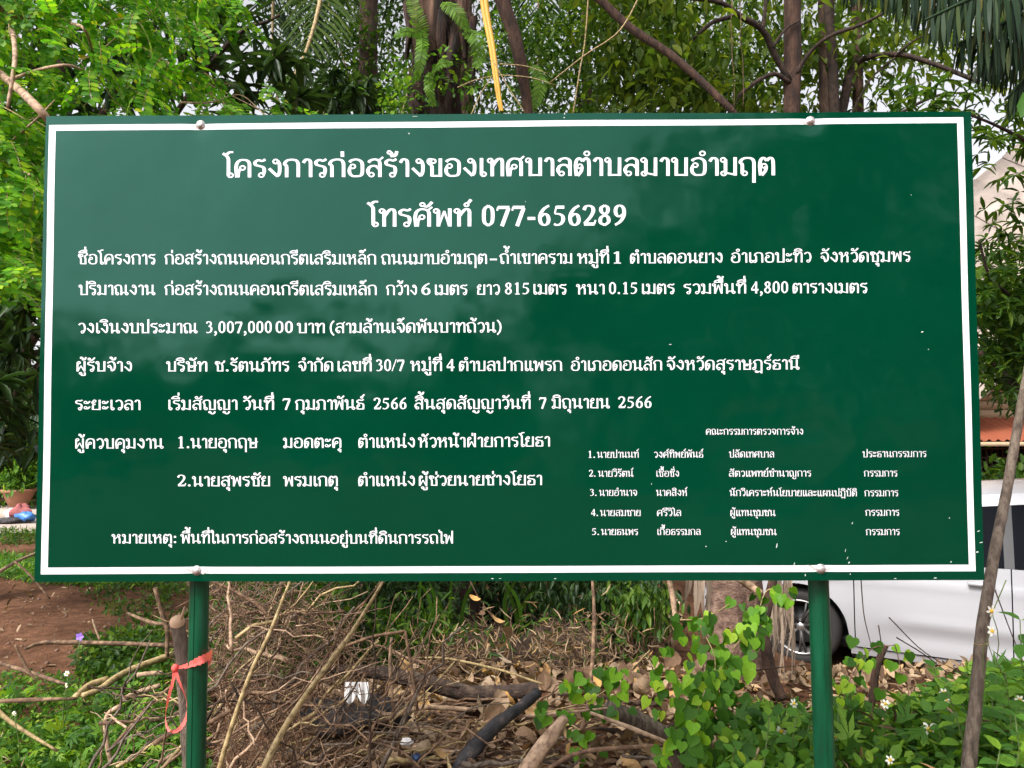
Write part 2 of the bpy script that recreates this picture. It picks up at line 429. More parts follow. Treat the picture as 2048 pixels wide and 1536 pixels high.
def glyph_strokes(ch, fine, wk=1.0):
    out = []
    dig = ch in '0123456789'
    V_, H_ = (2.15, 0.95) if dig else (1.75, 1.05)
    for st in G[ch][1].split(';'):
        st = st.strip()
        if not st: continue
        k, rest = st[0], st[1:].split()
        pts = np.array([[float(c) for c in q.split(',')] for q in rest if ',' in q])
        num = [float(q) for q in rest if ',' not in q]
        if k in 'od':
            r = num[0] if num else 1.12
            a = np.linspace(0, 2 * math.pi, 13 if fine else 9)[:-1]
            c = np.stack([np.cos(a), np.sin(a)], 1)
            if k == 'd':
                out.append((pts[0] + c * r, [tuple(range(len(a)))]))
            else:
                pw = 0.78
                V = np.vstack([pts[0] + c * (r - pw / 2), pts[0] + c * (r + pw / 2)]); m = len(a)
                out.append((V, [(i, (i + 1) % m, m + (i + 1) % m, m + i) for i in range(m)]))
            continue
        if k == 's':
            p = smooth_path(pts, 5 if fine else 3)
        else:
            p = pts
        t = np.gradient(p, axis=0); t /= np.linalg.norm(t, axis=1)[:, None] + 1e-9
        if k == 't': w = np.full(len(p), 1.0)
        elif k == 'h': w = np.full(len(p), 2.2 if abs(t[0][1]) > .5 else 1.9)
        else: w = H_ + (V_ - H_) * np.abs(t[:, 1]) ** 1.5
        w = w * wk
        out.append(_ribbon(p, w))
    return out


def text_strokes(text, fine, wk=1.0):
    x = 0.0; res = []; last = None; up = False; tall = False
    text = text.replace('ำ', 'ํา')
    # a tone mark written before a nikhahit sits above it
    text = text.replace('้ํา', 'ํ้า').replace('่ํา', 'ํ่า')
    for ch in text:
        if ch in UPPER or ch in TONE or ch in LOWER:
            dx = -1.7 if (tall and ch not in LOWER) else 0.0
            dy = 0.0
            if ch in TONE and up: dy = 3.1
            if ch in UPPER: up = True
            if ch == 'ํ': dx += 0.2
            for V, F in glyph_strokes(ch, fine, wk):
                res.append((V + [x + dx, dy], F))
            continue
        up = False
        tall = ch in 'ปฝฟ'
        for V, F in glyph_strokes(ch, fine, wk):
            res.append((V + [x, 0.0], F))
        x += G[ch][0]
    return res


def wave(x, z):
    """shallow oil-canning of the sheet, metres"""
    return 1.5 * (0.0011 * math.sin(5.1 * x + 1.7 * z + 0.6) * math.cos(4.3 * z - 1.2 * x)
            + 0.0006 * math.sin(9.7 * x - 6.1 * z + 2.0) + 0.0005 * math.cos(12.3 * z + 3.1 * x)
            + 0.0010 * math.exp(-((x + 0.10) ** 2 + (z - 1.93) ** 2) / 0.010))


def on_board(px, py):
    d = ray(px, py)
    s = -CAM[1] / d[1]
    p = CAM + d * s
    return p[0], p[2]


TEXT = [
 # name, segments (text, x0, x1, baseline y0, y1, height)
 ("title_lettering", True, [("โครงการก่อสร้างของเทศบาลตำบลมาบอำมฤต", 444, 1550, 355, 350.5, 36.5)]),
 ("telephone_lettering", True, [("โทรศัพท์", 733, 945, 453, 453, 36), ("077-656289", 964, 1252, 453, 451.5, 36)]),
 ("project_name_lettering", False, [("ชื่อโครงการ", 156, 311, 528.6, 528.6, 20.5), ("ก่อสร้างถนนคอนกรีตเสริมเหล็ก", 329, 752, 528.6, 528.6, 20.5),
   ("ถนนมาบอำมฤต", 762, 974, 528.6, 528.2, 20.5), ("-", 980, 994, 528, 528, 20.5), ("ถ้ำเขาคราม", 999, 1144, 528, 527.5, 20.5),
   ("หมู่ที่", 1154, 1218, 527.5, 527, 20.5), ("1", 1227, 1242, 527, 527, 20.5), ("ตำบลดอนยาง", 1260, 1445, 527, 525.5, 20.5),
   ("อำเภอปะทิว", 1462, 1623, 525.5, 524.5, 20.5), ("จังหวัดชุมพร", 1641, 1821, 524.5, 523, 20.5)]),
 ("work_quantity_lettering", False, [("ปริมาณงาน", 157, 311, 590, 590, 20.5), ("ก่อสร้างถนนคอนกรีตเสริมเหล็ก", 329, 753, 590, 590, 20.5),
   ("กว้าง", 772, 834, 590, 590, 20.5), ("6", 843, 861, 590, 590, 20.5), ("เมตร", 870, 935, 590, 590, 20.5), ("ยาว", 954, 1000, 590, 589.5, 20.5),
   ("815", 1010, 1058, 589.5, 589, 20.5), ("เมตร", 1067, 1133, 589, 589, 20.5), ("หนา", 1152, 1209, 589, 588.5, 20.5), ("0.15", 1218, 1274, 588.5, 588, 20.5),
   ("เมตร", 1284, 1349, 588, 588, 20.5), ("รวมพื้นที่", 1367, 1492, 588, 587, 20.5), ("4,800", 1502, 1576, 587, 586.5, 20.5), ("ตารางเมตร", 1585, 1735, 586.5, 586, 20.5)]),
 ("budget_lettering", False, [("วงเงินงบประมาณ", 157, 396, 666.5, 666.5, 20.5), ("3,007,000", 412, 543, 666.5, 666, 20.5), ("00", 551, 585, 666, 666, 20.5),
   ("บาท", 593, 649, 666, 666, 20.5), ("(สามล้านเจ็ดพันบาทถ้วน)", 659, 1003, 666, 665, 20.5)]),
 ("contractor_lettering", False, [("ผู้รับจ้าง", 154, 265, 743, 743, 20.3), ("บริษัท", 333, 415, 743, 743, 20.3), ("ช.รัตนภัทร", 430, 578, 743, 742.5, 20.3),
   ("จำกัด", 596, 666, 742.5, 742.5, 20.3), ("เลขที่", 675, 743, 742.5, 742.5, 20.3), ("30/7", 752, 809, 742.5, 742, 20.3), ("หมู่ที่", 820, 884, 742, 742, 20.3),
   ("4", 893, 909, 742, 742, 20.3), ("ตำบลปากแพรก", 918, 1124, 742, 741.5, 20.3), ("อำเภอดอนสัก", 1142, 1324, 741.5, 740.5, 20.3), ("จังหวัดสุราษฎร์ธานี".replace('ฎ', 'ฏ'), 1333, 1599, 740.5, 739, 20.3)]),
 ("contract_period_lettering", False, [("ระยะเวลา", 151, 282, 820, 820, 20.3), ("เริ่มสัญญา", 338, 475, 820, 819.5, 20.3), ("วันที่", 486, 548, 819.5, 819.5, 20.3),
   ("7", 565, 581, 819.5, 819.5, 20.3), ("กุมภาพันธ์", 590, 730, 819.5, 819, 20.3), ("2566", 747, 813, 819, 818.5, 20.3), ("สิ้นสุดสัญญาวันที่", 829, 1061, 818.5, 817.5, 20.3),
   ("7", 1078, 1093, 817.5, 817.5, 20.3), ("มิถุนายน", 1103, 1220, 817, 816.5, 20.3), ("2566", 1236, 1303, 816.5, 816, 20.3)]),
 ("supervisor_lettering", False, [("ผู้ควบคุมงาน", 151, 328, 897, 897, 20.3), ("1.นายอุกฤษ", 357, 516, 896.5, 896, 20.3), ("มอดตะคุ", 566, 683, 896, 895.5, 20.3),
   ("ตำแหน่ง", 717, 830, 895.5, 895, 20.3), ("หัวหน้าฝ่ายการโยธา", 836, 1100, 895, 893, 20.3)]),
 ("supervisor_lettering", False, [("2.นายสุพรชัย", 354, 540, 973, 972.5, 20.3), ("พรมเกตุ", 566, 676, 972.5, 972, 20.3),
   ("ตำแหน่ง", 717, 830, 972, 971.5, 20.3), ("ผู้ช่วยนายช่างโยธา", 838, 1084, 971.5, 970, 20.3)]),
 ("note_lettering", False, [("หมายเหตุ:", 223, 352, 1087, 1087, 18.8), ("พื้นที่ในการก่อสร้างถนนอยู่บนที่ดินการรถไฟ", 360, 906, 1087, 1087, 18.8)]),
 ("committee_lettering", False, [("คณะกรรมการตรวจการจ้าง", 1412, 1606, 869.4, 869.4, 11.8)]),
 ("committee_lettering", False, [("1.", 1177, 1190, 915.7, 915.7, 12), ("นายปานนท์", 1194, 1278, 915.7, 915.5, 12), ("วงศ์ทิพย์พันธ์", 1308, 1407, 915.5, 915.2, 12),
   ("ปลัดเทศบาล", 1458, 1548, 915, 915, 12), ("ประธานกรรมการ", 1724, 1852, 914.5, 914, 12)]),
 ("committee_lettering", False, [("2.", 1178, 1191, 953.5, 953.5, 12), ("นายวิรัตน์", 1196, 1267, 953.5, 953.5, 12), ("เชื้อชั่ง", 1313, 1358, 953.5, 953.5, 12),
   ("สัตวแพทย์ชำนาญการ", 1458, 1622, 953.5, 953, 12), ("กรรมการ", 1727, 1794, 953, 953, 12)]),
 ("committee_lettering", False, [("3.", 1180, 1193, 991.8, 991.8, 12), ("นายอำนาจ", 1198, 1274, 991.8, 991.8, 12), ("นาคสิงห์", 1312, 1375, 991.8, 992, 12),
   ("นักวิเคราะห์นโยบายและแผนปฏิบัติ", 1459, 1713, 992, 992.5, 12), ("กรรมการ", 1728, 1796, 992.5, 992.5, 12)]),
 ("committee_lettering", False, [("4.", 1182, 1196, 1032, 1032, 12), ("นายสมชาย", 1200, 1281, 1032, 1032, 12), ("ศรีวิไล", 1314, 1362, 1032, 1032, 12),
   ("ผู้แทนชุมชน", 1461, 1551, 1032, 1032, 12), ("กรรมการ", 1730, 1798, 1031.5, 1031.5, 12)]),
 ("committee_lettering", False, [("5.", 1184, 1198, 1070, 1070, 12), ("นายธนพร", 1202, 1276, 1070, 1070, 12), ("เกื้อธรรมกล", 1315, 1401, 1070, 1070, 12),
   ("ผู้แทนชุมชน", 1462, 1553, 1070, 1070, 12), ("กรรมการ", 1731, 1799, 1070, 1070, 12)]),
]


def build_lettering(name, fine, segs, mat, parent):
    for text, x0, x1, yb0, yb1, h in segs:
        V, F, n = [], [], 0
        st = text_strokes(text, fine, 0.88 if h > 30 else (0.80 if h > 15 else 0.68))
        allv = np.vstack([s[0] for s in st])
        gx0, gx1 = allv[:, 0].min(), allv[:, 0].max()
        for i, (v, f) in enumerate(st):
            u = (v[:, 0] - gx0) / (gx1 - gx0)
            px = x0 + (x1 - x0) * u
            py = yb0 + (yb1 - yb0) * u - v[:, 1] * h / 10.0
            off = 0.0004 + 0.00005 * (i % 6)
            pts = []
            for a, b in zip(px, py):
                bx, bz = on_board(a, b)
                pts.append((bx, -wave(bx, bz) - off, bz))
            V.append(np.array(pts)); F.extend([tuple(q + n for q in f_) for f_ in f]); n += len(pts)
        build(name, np.vstack(V), F, mat, parent)


# ================================================================== ground
def sstep(a, b, x):
    t = np.clip((x - a) / (b - a), 0, 1)
    return t * t * (3 - 2 * t)


def gh(x, y):
    """ground height"""
    x = np.asarray(x, float); y = np.asarray(y, float)
    bank = 0.36 * sstep(-1.3, -0.45, x) * sstep(-0.9, 0.7, y) * (1 - sstep(1.9, 3.3, y))
    dip = -0.24 * sstep(1.2, 2.6, x) * sstep(2.6, 3.6, y) * (1 - sstep(7, 11, y))
    far = -0.05 * sstep(4, 9, y)
    bumps = 0.022 * np.sin(3.1 * x + 1.3 * y) * np.cos(2.3 * y - 1.1 * x) + 0.01 * np.sin(7.3 * x - 2 * y) * np.sin(6.1 * y)
    near = np.exp(-((x / 12) ** 2 + ((y - 2) / 12) ** 2))
    return bank + dip + far * 0 + bumps * near


def ground_mat():
    m, nt, b, o = _mat("earth_and_litter")
    n1 = noise(nt, 1.4, 8, 0.72)
    n2 = noise(nt, 14.0, 5, 0.7)
    n3 = noise(nt, 90.0, 3, 0.7)
    c1 = ramp(nt, n1, [(0.28, (0.062, 0.030, 0.016)), (0.46, (0.165, 0.078, 0.040)), (0.60, (0.28, 0.14, 0.078)), (0.75, (0.10, 0.054, 0.030))])
    c2 = ramp(nt, n2, [(0.3, (0.45, 0.42, 0.40)), (0.7, (1.35, 1.30, 1.25))])
    mx = nt.nodes.new('ShaderNodeMix'); mx.data_type = 'RGBA'; mx.blend_type = 'MULTIPLY'; mx.inputs[0].default_value = 0.8
    nt.links.new(c1, mx.inputs[6]); nt.links.new(c2, mx.inputs[7])
    nt.links.new(mx.outputs[2], b.inputs['Base Color'])
    b.inputs['Roughness'].default_value = 0.95
    b.inputs['Specular IOR Level'].default_value = 0.15
    ad = nt.nodes.new('ShaderNodeMath'); ad.operation = 'ADD'
    nt.links.new(n2, ad.inputs[0]); nt.links.new(n3, ad.inputs[1])
    bump(nt, b, ad.outputs[0], 0.9, 0.06)
    return m


M_ground = ground_mat()
xs = np.concatenate([np.linspace(-400, -16, 14), np.linspace(-14, -5, 19), np.linspace(-4.8, 6, 110), np.linspace(6.4, 16, 20), np.linspace(18, 400, 14)])
ys = np.concatenate([np.linspace(-400, -12, 14), np.linspace(-10, -2, 17), np.linspace(-1.8, 8, 100), np.linspace(8.4, 18, 20), np.linspace(20, 500, 18)])
XX, YY = np.meshgrid(xs, ys, indexing='ij')
ZZ = gh(XX, YY)
gmb = MB(); gmb.grid(np.stack([XX, YY, ZZ], 2), flip=True)
g = gmb.build("ground", M_ground, origin=(0, 0, 0), smooth=True); tag(g, kind='structure')

# far lane on the left, a sheet a few mm above the ground
M_road = mat_plain("pale_lane_concrete", [(0.30, 0.24, 0.20), (0.42, 0.34, 0.28)], 2.0, 0.9, bstr=0.3, bdist=0.01, bscale=40)
rmb = MB()
rx = np.linspace(-30, -3.0, 30); ry = np.array([9.35, 10.1, 10.9, 11.6])
RX, RY = np.meshgrid(rx, ry, indexing='ij')
rmb.grid(np.stack([RX, RY + 0.15 * np.sin(RX * 0.7), gh(RX, RY) + 0.012], 2), flip=True)
o = rmb.build("lane", M_road, origin=(-8, 10.5, 0)); tag(o, kind='structure')

# ================================================================== the sign
def panel_mat():
    m, nt, b, o = _mat("green_enamel_sheet")
    n = noise(nt, 1.3, 3)
    c = ramp(nt, n, [(0.3, (0.0, 0.036, 0.0165)), (0.7, (0.0003, 0.042, 0.0195))])
    nt.links.new(c, b.inputs['Base Color'])
    b.inputs['Roughness'].default_value = 0.075
    b.inputs['Specular IOR Level'].default_value = 0.40
    b.inputs['Specular Tint'].default_value = (0.5, 1.0, 0.88, 1)
    bump(nt, b, noise(nt, 2.6, 3, 0.5), 0.5, 0.018)
    return m


M_panel = panel_mat()
M_white = mat_plain("white_reflective_film", [(0.80, 0.78, 0.82), (0.86, 0.84, 0.87)], 3, 0.35, bstr=0.0)
M_post = mat_plain("green_painted_steel", [(0.22, (0.030, 0.030, 0.018)), (0.34, (0.0, 0.036, 0.015)), (0.6, (0.0005, 0.066, 0.028)), (0.80, (0.012, 0.085, 0.045))], 26, 0.3, bstr=0.12, bdist=.002, vec_scale=(1, 1, 0.22))
M_bolt = mat_plain("zinc_bolt", [(0.55, 0.50, 0.47), (0.72, 0.68, 0.66)], 30, 0.35, 0.7, bstr=0.1)
M_chip = mat_plain("bare_chipped_metal", [(0.50, 0.58, 0.50), (0.72, 0.78, 0.70)], 30, 0.5, bstr=0)

CZ = 1.8878
sign = empty("project_sign", (0, 0.02, 0.0), "large green project notice board with white Thai lettering on two round green posts", "sign")
BOLTS = [(400, 249), (1622, 241), (392, 1142), (1642, 1138)]
BW = [on_board(*b_) for b_ in BOLTS]


def dent(x, z):
    s = 0.0
    for bx, bz in BW:
        s += -0.0035 * math.exp(-((x - bx) ** 2 + (z - bz) ** 2) / 0.0007)
    return s


pm = MB()
gx = np.linspace(-1.2, 1.2, 161); gz = np.linspace(CZ - 0.6, CZ + 0.6, 91)
PG = np.array([[(x, -wave(x, z) - dent(x, z), z) for z in gz] for x in gx])
pm.grid(PG)
# folded rim, 24 mm deep
for edge in (PG[:, 0], PG[:, -1][::-1], PG[0][::-1], PG[-1]):
    back = edge.copy(); back[:, 1] = 0.024
    pm.grid(np.stack([edge, back]), flip=True)
o = pm.build("panel", M_panel, sign, smooth=False)
me = o.data
fl = np.zeros(len(me.polygons), bool); fl[:160 * 90] = True
me.polygons.foreach_set('use_smooth', fl)

# white border stripe: mitred band following the sheet
def stripe():
    mb = MB()
    O = [(98, 250), (1926.5, 234.5), (1951.5, 1142.5), (82.5, 1148.5)]
    I = [(111.5, 261.5), (1914, 246), (1938, 1129.5), (96.5, 1135)]
    Ob = [on_board(*p) for p in O]; Ib = [on_board(*p) for p in I]
    for k in range(4):
        a0, a1 = np.array(Ob[k]), np.array(Ob[(k + 1) % 4]); b0, b1 = np.array(Ib[k]), np.array(Ib[(k + 1) % 4])
        n = 220 if k % 2 == 0 else 90
        rows = []
        for t in np.linspace(0, 1, n):
            r0 = a0 * (1 - t) + a1 * t; r1 = b0 * (1 - t) + b1 * t
            rows.append([(q[0], -wave(*q) - dent(*q) - 0.00035, q[1]) for q in (r0 * (1 - s) + r1 * s for s in (0, .33, .67, 1))])
        mb.grid(np.array(rows), flip=True)
    return mb.build("border_stripe", M_white, sign, smooth=True)


stripe()
for nm, fine, segs in TEXT:
    build_lettering(nm, fine, segs, M_white, sign)

for bx, bz in BW:
    mb = MB()
    c = (bx, -wave(bx, bz) - dent(bx, bz), bz)
    mb.lathe(c, [(0.0125, -0.001), (0.0128, 0.0012), (0.0095, 0.0022), (0.0090, 0.0042), (0.0075, 0.0068), (0.004, 0.0082), (0.0, 0.0085)], (0, -1, 0), 20)
    mb.build("bolt", M_bolt, sign, smooth=True)

# the film is wrinkled where the bolts bite
M_crease = mat_plain("creased_film", [(0.42, 0.36, 0.30), (0.60, 0.55, 0.50)], 60, 0.6, bstr=0.3)
for (cx_, cy_, sx_, sy_) in [(378, 1140, 1, 1), (410, 1144, -1, .8), (1626, 1134, 1, 1), (1657, 1137, -1, .8), (388, 252, 1, .6), (1607, 243, 1, .9)]:
    pts = [(-16, -5), (-6, -3), (4, 1), (10, 6), (5, 6), (-4, 1)]
    V = []
    for a_, b_ in pts:
        bx, bz = on_board(cx_ + a_ * sx_ * .8, cy_ + b_ * sy_)
        V.append((bx, -wave(bx, bz) - dent(bx, bz) - 0.0010, bz))
    mb = MB(); mb.add(V, [tuple(range(6))]); mb.build("film_crease", M_crease, sign)

# chips and scratches in the enamel
mb = MB()
for (px, py, w, h, a) in [(1704, 1046, 3, 9, .4), (1553, 1092, 3, 18, .2), (1690, 1101, 2, 14, .1), (1694, 1116, 2, 10, .5), (1697, 1125, 5, 8, .8), (1588, 1127, 2, 9, .3),
                          (1899, 1036, 4, 4, 0), (1958, 1062, 3, 10, 1.2), (1962, 1085, 3, 14, 1.4), (1955, 1104, 4, 12, 1.5), (1942, 1112, 3, 16, 1.5), (1902, 1124, 3, 6, .6),
                          (1700, 1148, 3, 5, .3), (1610, 1150, 3, 8, .1), (1844, 664, 4, 8, 1.4), (818, 267, 5, 5, .5), (1051, 404, 3, 3, 0), (1129, 228, 4, 9, 0), (1128, 236, 4, 4, .4),
                          (1303, 968, 2, 6, .2), (1340, 689, 2, 9, 1.5), (1856, 699, 3, 3, 0), (1822, 390, 3, 3, 0), (1412, 138 + 955, 3, 4, .5), (1000, 1157, 8, 2, 0),
                          (1110, 1157, 9, 2, 0), (830, 233, 20, 1.6, 0), (985, 1157, 8, 3, 0), (1870, 1156, 12, 3, 0), (1790, 1157, 8, 2.4, 0), (1452, 1083, 3, 3, 0)]:
    bx, bz = on_board(px, py); s = .72 * 2.4 / 1875
    n = 5; ang = np.linspace(0, 2 * math.pi, n, endpoint=False) + rng.uniform(0, 1)
    u = np.stack([np.cos(ang) * w * s * .5, np.sin(ang) * h * s * .5], 1) * rng.uniform(.6, 1.1, (n, 1))
    ca, sa = math.cos(a), math.sin(a)
    pts = [(bx + ca * q[0] + sa * q[1], -wave(bx, bz) - dent(bx, bz) - 0.0009, bz - sa * q[0] + ca * q[1]) for q in u]
    mb = MB(); mb.add(pts, [tuple(range(n))]); mb.build("paint_chip", M_chip, sign)

# posts (round tube with a weld ridge) and rear frame
def post(px_top, px_bot, w0):
    mb = MB()
    xt, _ = on_board(400 if px_top < 1000 else 1622, 250); xb = P(px_bot, 1165, 1.9625 + .052)[0]
    n = 28; a = np.linspace(0, 2 * math.pi, n, endpoint=False)
    rows = []
    for z in (-0.25, 0.3, 0.8, 1.2, 1.6, 2.2, CZ + 0.55):
        t = (z - 1.3) / 1.1
        x = xb + (xt - xb) * np.clip(t, -1.2, 1)
        rows.append(np.stack([x + np.cos(a) * w0, 0.052 + np.sin(a) * w0, np.full(n, z)], 1))
    V = np.concatenate(rows); F = []
    for i in range(len(rows) - 1):
        for j in range(n):
            k = (j + 1) % n
            F.append((i * n + j, i * n + k, (i + 1) * n + k, (i + 1) * n + j))
    F.append(tuple((len(rows) - 1) * n + j for j in range(n)))
    mb.add(V, F)
    o = mb.build("post", M_post, sign, smooth=True)
    ms = MB(); ms.tube([rows[i][0] * 0 + np.array([rows[i][:, 0].mean() - .003, .052 - w0 - .0002, rows[i][0][2]]) for i in range(len(rows) - 1)], .0016, 5)
    ms.build('weld_seam', M_post, o, smooth=True)
    return o


post(400, 399, 0.0245)
post(1622, 1636.5, 0.0258)
for z in (CZ - 0.56, CZ, CZ + 0.56):
    mb = MB(); mb.box((0, 0.0165, z), (2.36, 0.014, 0.03)); mb.build("rear_rail", M_post, sign)
for x in (-1.17, 1.17):
    mb = MB(); mb.box((x, 0.0165, CZ), (0.022, 0.012, 1.08)); mb.build("rear_rail", M_post, sign)


# ================================================================== foliage tools
def tmpl(kind):
    """leaf template: verts (width, length, lift), faces"""
    if kind == 'diamond':
        return np.array([(0, 0, 0), (-.5, .45, .10), (0, 1, 0), (.5, .45, .10)]), [(0, 2, 1), (0, 3, 2)]
    if kind == 'oval':
        return np.array([(0, 0, 0), (-.42, .28, .07), (-.42, .72, .07), (0, 1, -.04), (.42, .72, .07), (.42, .28, .07)]), [(0, 3, 2, 1), (0, 5, 4, 3)]
    if kind == 'lance':
        return (np.array([(0, 0, 0), (-.4, .2, .05), (-.5, .5, .06), (-.28, .8, -.04), (0, 1, -.16), (.28, .8, -.04), (.5, .5, .06), (.4, .2, .05), (0, .5, -.02)]),
                [(0, 8, 2, 1), (8, 4, 3, 2), (0, 7, 6, 8), (8, 6, 5, 4)])
    if kind == 'blade':
        return (np.array([(-.5, 0, 0), (.5, 0, 0), (-.5, .35, .10), (.5, .35, .10), (-.4, .7, .06), (.4, .7, .06), (0, 1, -.12)]),
                [(0, 1, 3, 2), (2, 3, 5, 4), (4, 5, 6)])
    if kind == 'heart':
        pts = [(0, .06), (-.22, -.06), (-.42, .02), (-.52, .22), (-.46, .45), (-.28, .70), (-.10, .90), (0, 1.0), (.10, .90), (.28, .70), (.46, .45), (.52, .22), (.42, .02), (.22, -.06)]
        V = [(x, y, .16 * abs(x) - .10 * y * y) for x, y in pts] + [(0, .45, -.05), (0, .75, -.09)]
        return np.array(V), [(0, 1, 2, 3, 14), (14, 3, 4, 5), (14, 5, 15), (15, 5, 6, 7), (15, 7, 8, 9), (15, 9, 14), (14, 9, 10, 11), (0, 14, 11, 12, 13)]
    if kind == 'palmate':
        V = [(0, 0, 0)]; F = []
        for k, a in enumerate((-75, -38, 0, 38, 75)):
            L = (.62, .85, 1.0, .85, .62)[k]; c, s = math.sin(R(a)), math.cos(R(a))
            i = len(V)
            for w, t, z in ((-.11, .45, .03), (0, 1, -.1), (.11, .45, .03)):
                x, y = w, t * L
                V.append((x * s + y * c, -x * c + y * s, z))
            F.append((0, i + 2, i + 1, i))
        return np.array(V), F


def frames(D, N):
    D = D / (np.linalg.norm(D, axis=1)[:, None] + 1e-9)
    Z = N - D * np.sum(N * D, 1)[:, None]
    Z = Z / (np.linalg.norm(Z, axis=1)[:, None] + 1e-9)
    X = np.cross(D, Z)
    return X, D, Z


def leaves(Pt, D, N, L, W, kind):
    T, F = tmpl(kind)
    X, Y, Z = frames(np.asarray(D, float), np.asarray(N, float))
    n = len(Pt); k = len(T)
    L = np.broadcast_to(L, (n,)); W = np.broadcast_to(W, (n,))
    V = (np.asarray(Pt)[:, None, :] + X[:, None, :] * (T[None, :, 0] * W[:, None])[:, :, None]
         + Y[:, None, :] * (T[None, :, 1] * L[:, None])[:, :, None] + Z[:, None, :] * (T[None, :, 2] * L[:, None])[:, :, None])
    return V.reshape(-1, 3), F, n, k


def leaf_mesh(name, sets, mat, parent=None, smooth=False, kind=None):
    """sets: list of leaves() results joined as one object"""
    Vs, lens_all, idx_all, off = [], [], [], 0
    for V, F, n, k in sets:
        fl = np.array([len(f) for f in F]); fi = np.array([i for f in F for i in f])
        idx = (fi[None, :] + (np.arange(n) * k)[:, None] + off).ravel()
        Vs.append(V); lens_all.append(np.tile(fl, n)); idx_all.append(idx); off += n * k
    V = np.concatenate(Vs); lens = np.concatenate(lens_all).astype(np.int32); idx = np.concatenate(idx_all).astype(np.int32)
    if parent is not None:
        org = np.array(parent.location) + (np.array(parent.parent.location) if parent.parent else 0)
    else:
        org = np.array((V[:, 0].mean(), V[:, 1].mean(), V[:, 2].min()))
    me = bpy.data.meshes.new(name)
    me.vertices.add(len(V)); me.vertices.foreach_set('co', (V - org).astype(np.float32).ravel())
    me.loops.add(len(idx)); me.loops.foreach_set('vertex_index', idx)
    me.polygons.add(len(lens))
    st = np.zeros(len(lens), np.int32); st[1:] = np.cumsum(lens)[:-1]
    me.polygons.foreach_set('loop_start', st)
    me.update(calc_edges=True)
    me.materials.append(mat)
    o = bpy.data.objects.new(name, me); COL.objects.link(o)
    if parent is not None: o.parent = parent
    else: o.location = Vector([float(c) for c in org])
    if kind: o['kind'] = kind
    return o


def unit(n, r=rng):
    v = r.normal(size=(n, 3)); return v / np.linalg.norm(v, axis=1)[:, None]


def in_poly(px, py, poly):
    poly = np.asarray(poly, float); x0, y0 = poly[:, 0], poly[:, 1]; x1, y1 = np.roll(x0, -1), np.roll(y0, -1)
    c = np.zeros(len(px), bool)
    for a, b, e, f in zip(x0, y0, x1, y1):
        if b == f: continue
        m = ((b > py) != (f > py)) & (px < (e - a) * (py - b) / (f - b) + a)
        c ^= m
    return c


def scatter(poly, d0, d1, n, clump=0, cr=0.25, r=rng):
    """n points in the wedge of space between depths d0 and d1; clump>0 groups them round that many centres"""
    poly = np.asarray(poly, float)
    lo, hi = poly.min(0), poly.max(0)
    def raw(m):
        out = np.empty((0, 2))
        while len(out) < m:
            q = r.uniform(lo, hi, (m * 2, 2)); out = np.vstack([out, q[in_poly(q[:, 0], q[:, 1], poly)]])
        q = out[:m]; d = r.uniform(d0, d1, m)
        a = (q[:, 0] - 1024) / FPX; b = (768 - q[:, 1]) / FPX
        ry = a[:, None] * CR + b[:, None] * CU + _fwd
        return CAM + ry * (d / ry[:, 1])[:, None]
    if not clump: return raw(n)
    c = raw(clump)
    k = r.randint(0, clump, n)
    return c[k] + r.normal(0, cr, (n, 3)) * np.array([1, 1, .75])


def crown_leaves(pts, L, W, kind, droop=0.5, r=rng, up=0.7, jl=.35):
    n = len(pts)
    D = unit(n, r); D[:, 2] -= droop; N = unit(n, r) * (1 - up) + np.array([0, 0, 1]) * up
    s = 1 + r.uniform(-jl, jl, n)
    return leaves(pts, D, N, L * s, W * s, kind)


G1 = [(0.0, (0.060, 0.13, 0.020)), (0.5, (0.10, 0.21, 0.028)), (1.0, (0.19, 0.31, 0.035))]
M_bright = mat_leaf("bright_shrub_leaf", [(0.0, (0.045, 0.16, 0.014)), (0.45, (0.080, 0.235, 0.020)), (0.85, (0.18, 0.38, 0.020)), (0.985, (0.30, 0.46, 0.02)), (1.0, (0.65, 0.42, 0.03))], 0.45, 0.5)
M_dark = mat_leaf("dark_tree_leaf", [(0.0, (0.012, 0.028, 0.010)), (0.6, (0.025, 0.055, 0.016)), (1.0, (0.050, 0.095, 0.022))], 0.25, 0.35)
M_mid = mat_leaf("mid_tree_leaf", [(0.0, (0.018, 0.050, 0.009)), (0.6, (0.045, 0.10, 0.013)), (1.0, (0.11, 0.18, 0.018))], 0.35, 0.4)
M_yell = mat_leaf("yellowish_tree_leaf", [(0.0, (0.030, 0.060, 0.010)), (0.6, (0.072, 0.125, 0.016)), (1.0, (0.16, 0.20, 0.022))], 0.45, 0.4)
M_palm = mat_leaf("palm_leaf", [(0.0, (0.010, 0.026, 0.012)), (0.6, (0.020, 0.044, 0.018)), (1.0, (0.05, 0.07, 0.025))], 0.12, 0.5, spec=.15)
M_palmlit = mat_leaf("lit_palm_leaf", [(0.0, (0.04, 0.075, 0.02)), (1.0, (0.07, 0.10, 0.018))], 0.3, 0.7, spec=.04)  # paler copy of the palm leaf, the lit look put into its colour
M_fern = mat_leaf("fern_leaf", [(0.0, (0.08, 0.18, 0.025)), (1.0, (0.16, 0.30, 0.03))], 0.45, 0.5)
M_weed = mat_leaf("weed_leaf", [(0.0, (0.030, 0.085, 0.016)), (0.55, (0.075, 0.18, 0.024)), (0.9, (0.16, 0.29, 0.03)), (1.0, (0.24, 0.34, 0.030))], 0.35, 0.5)
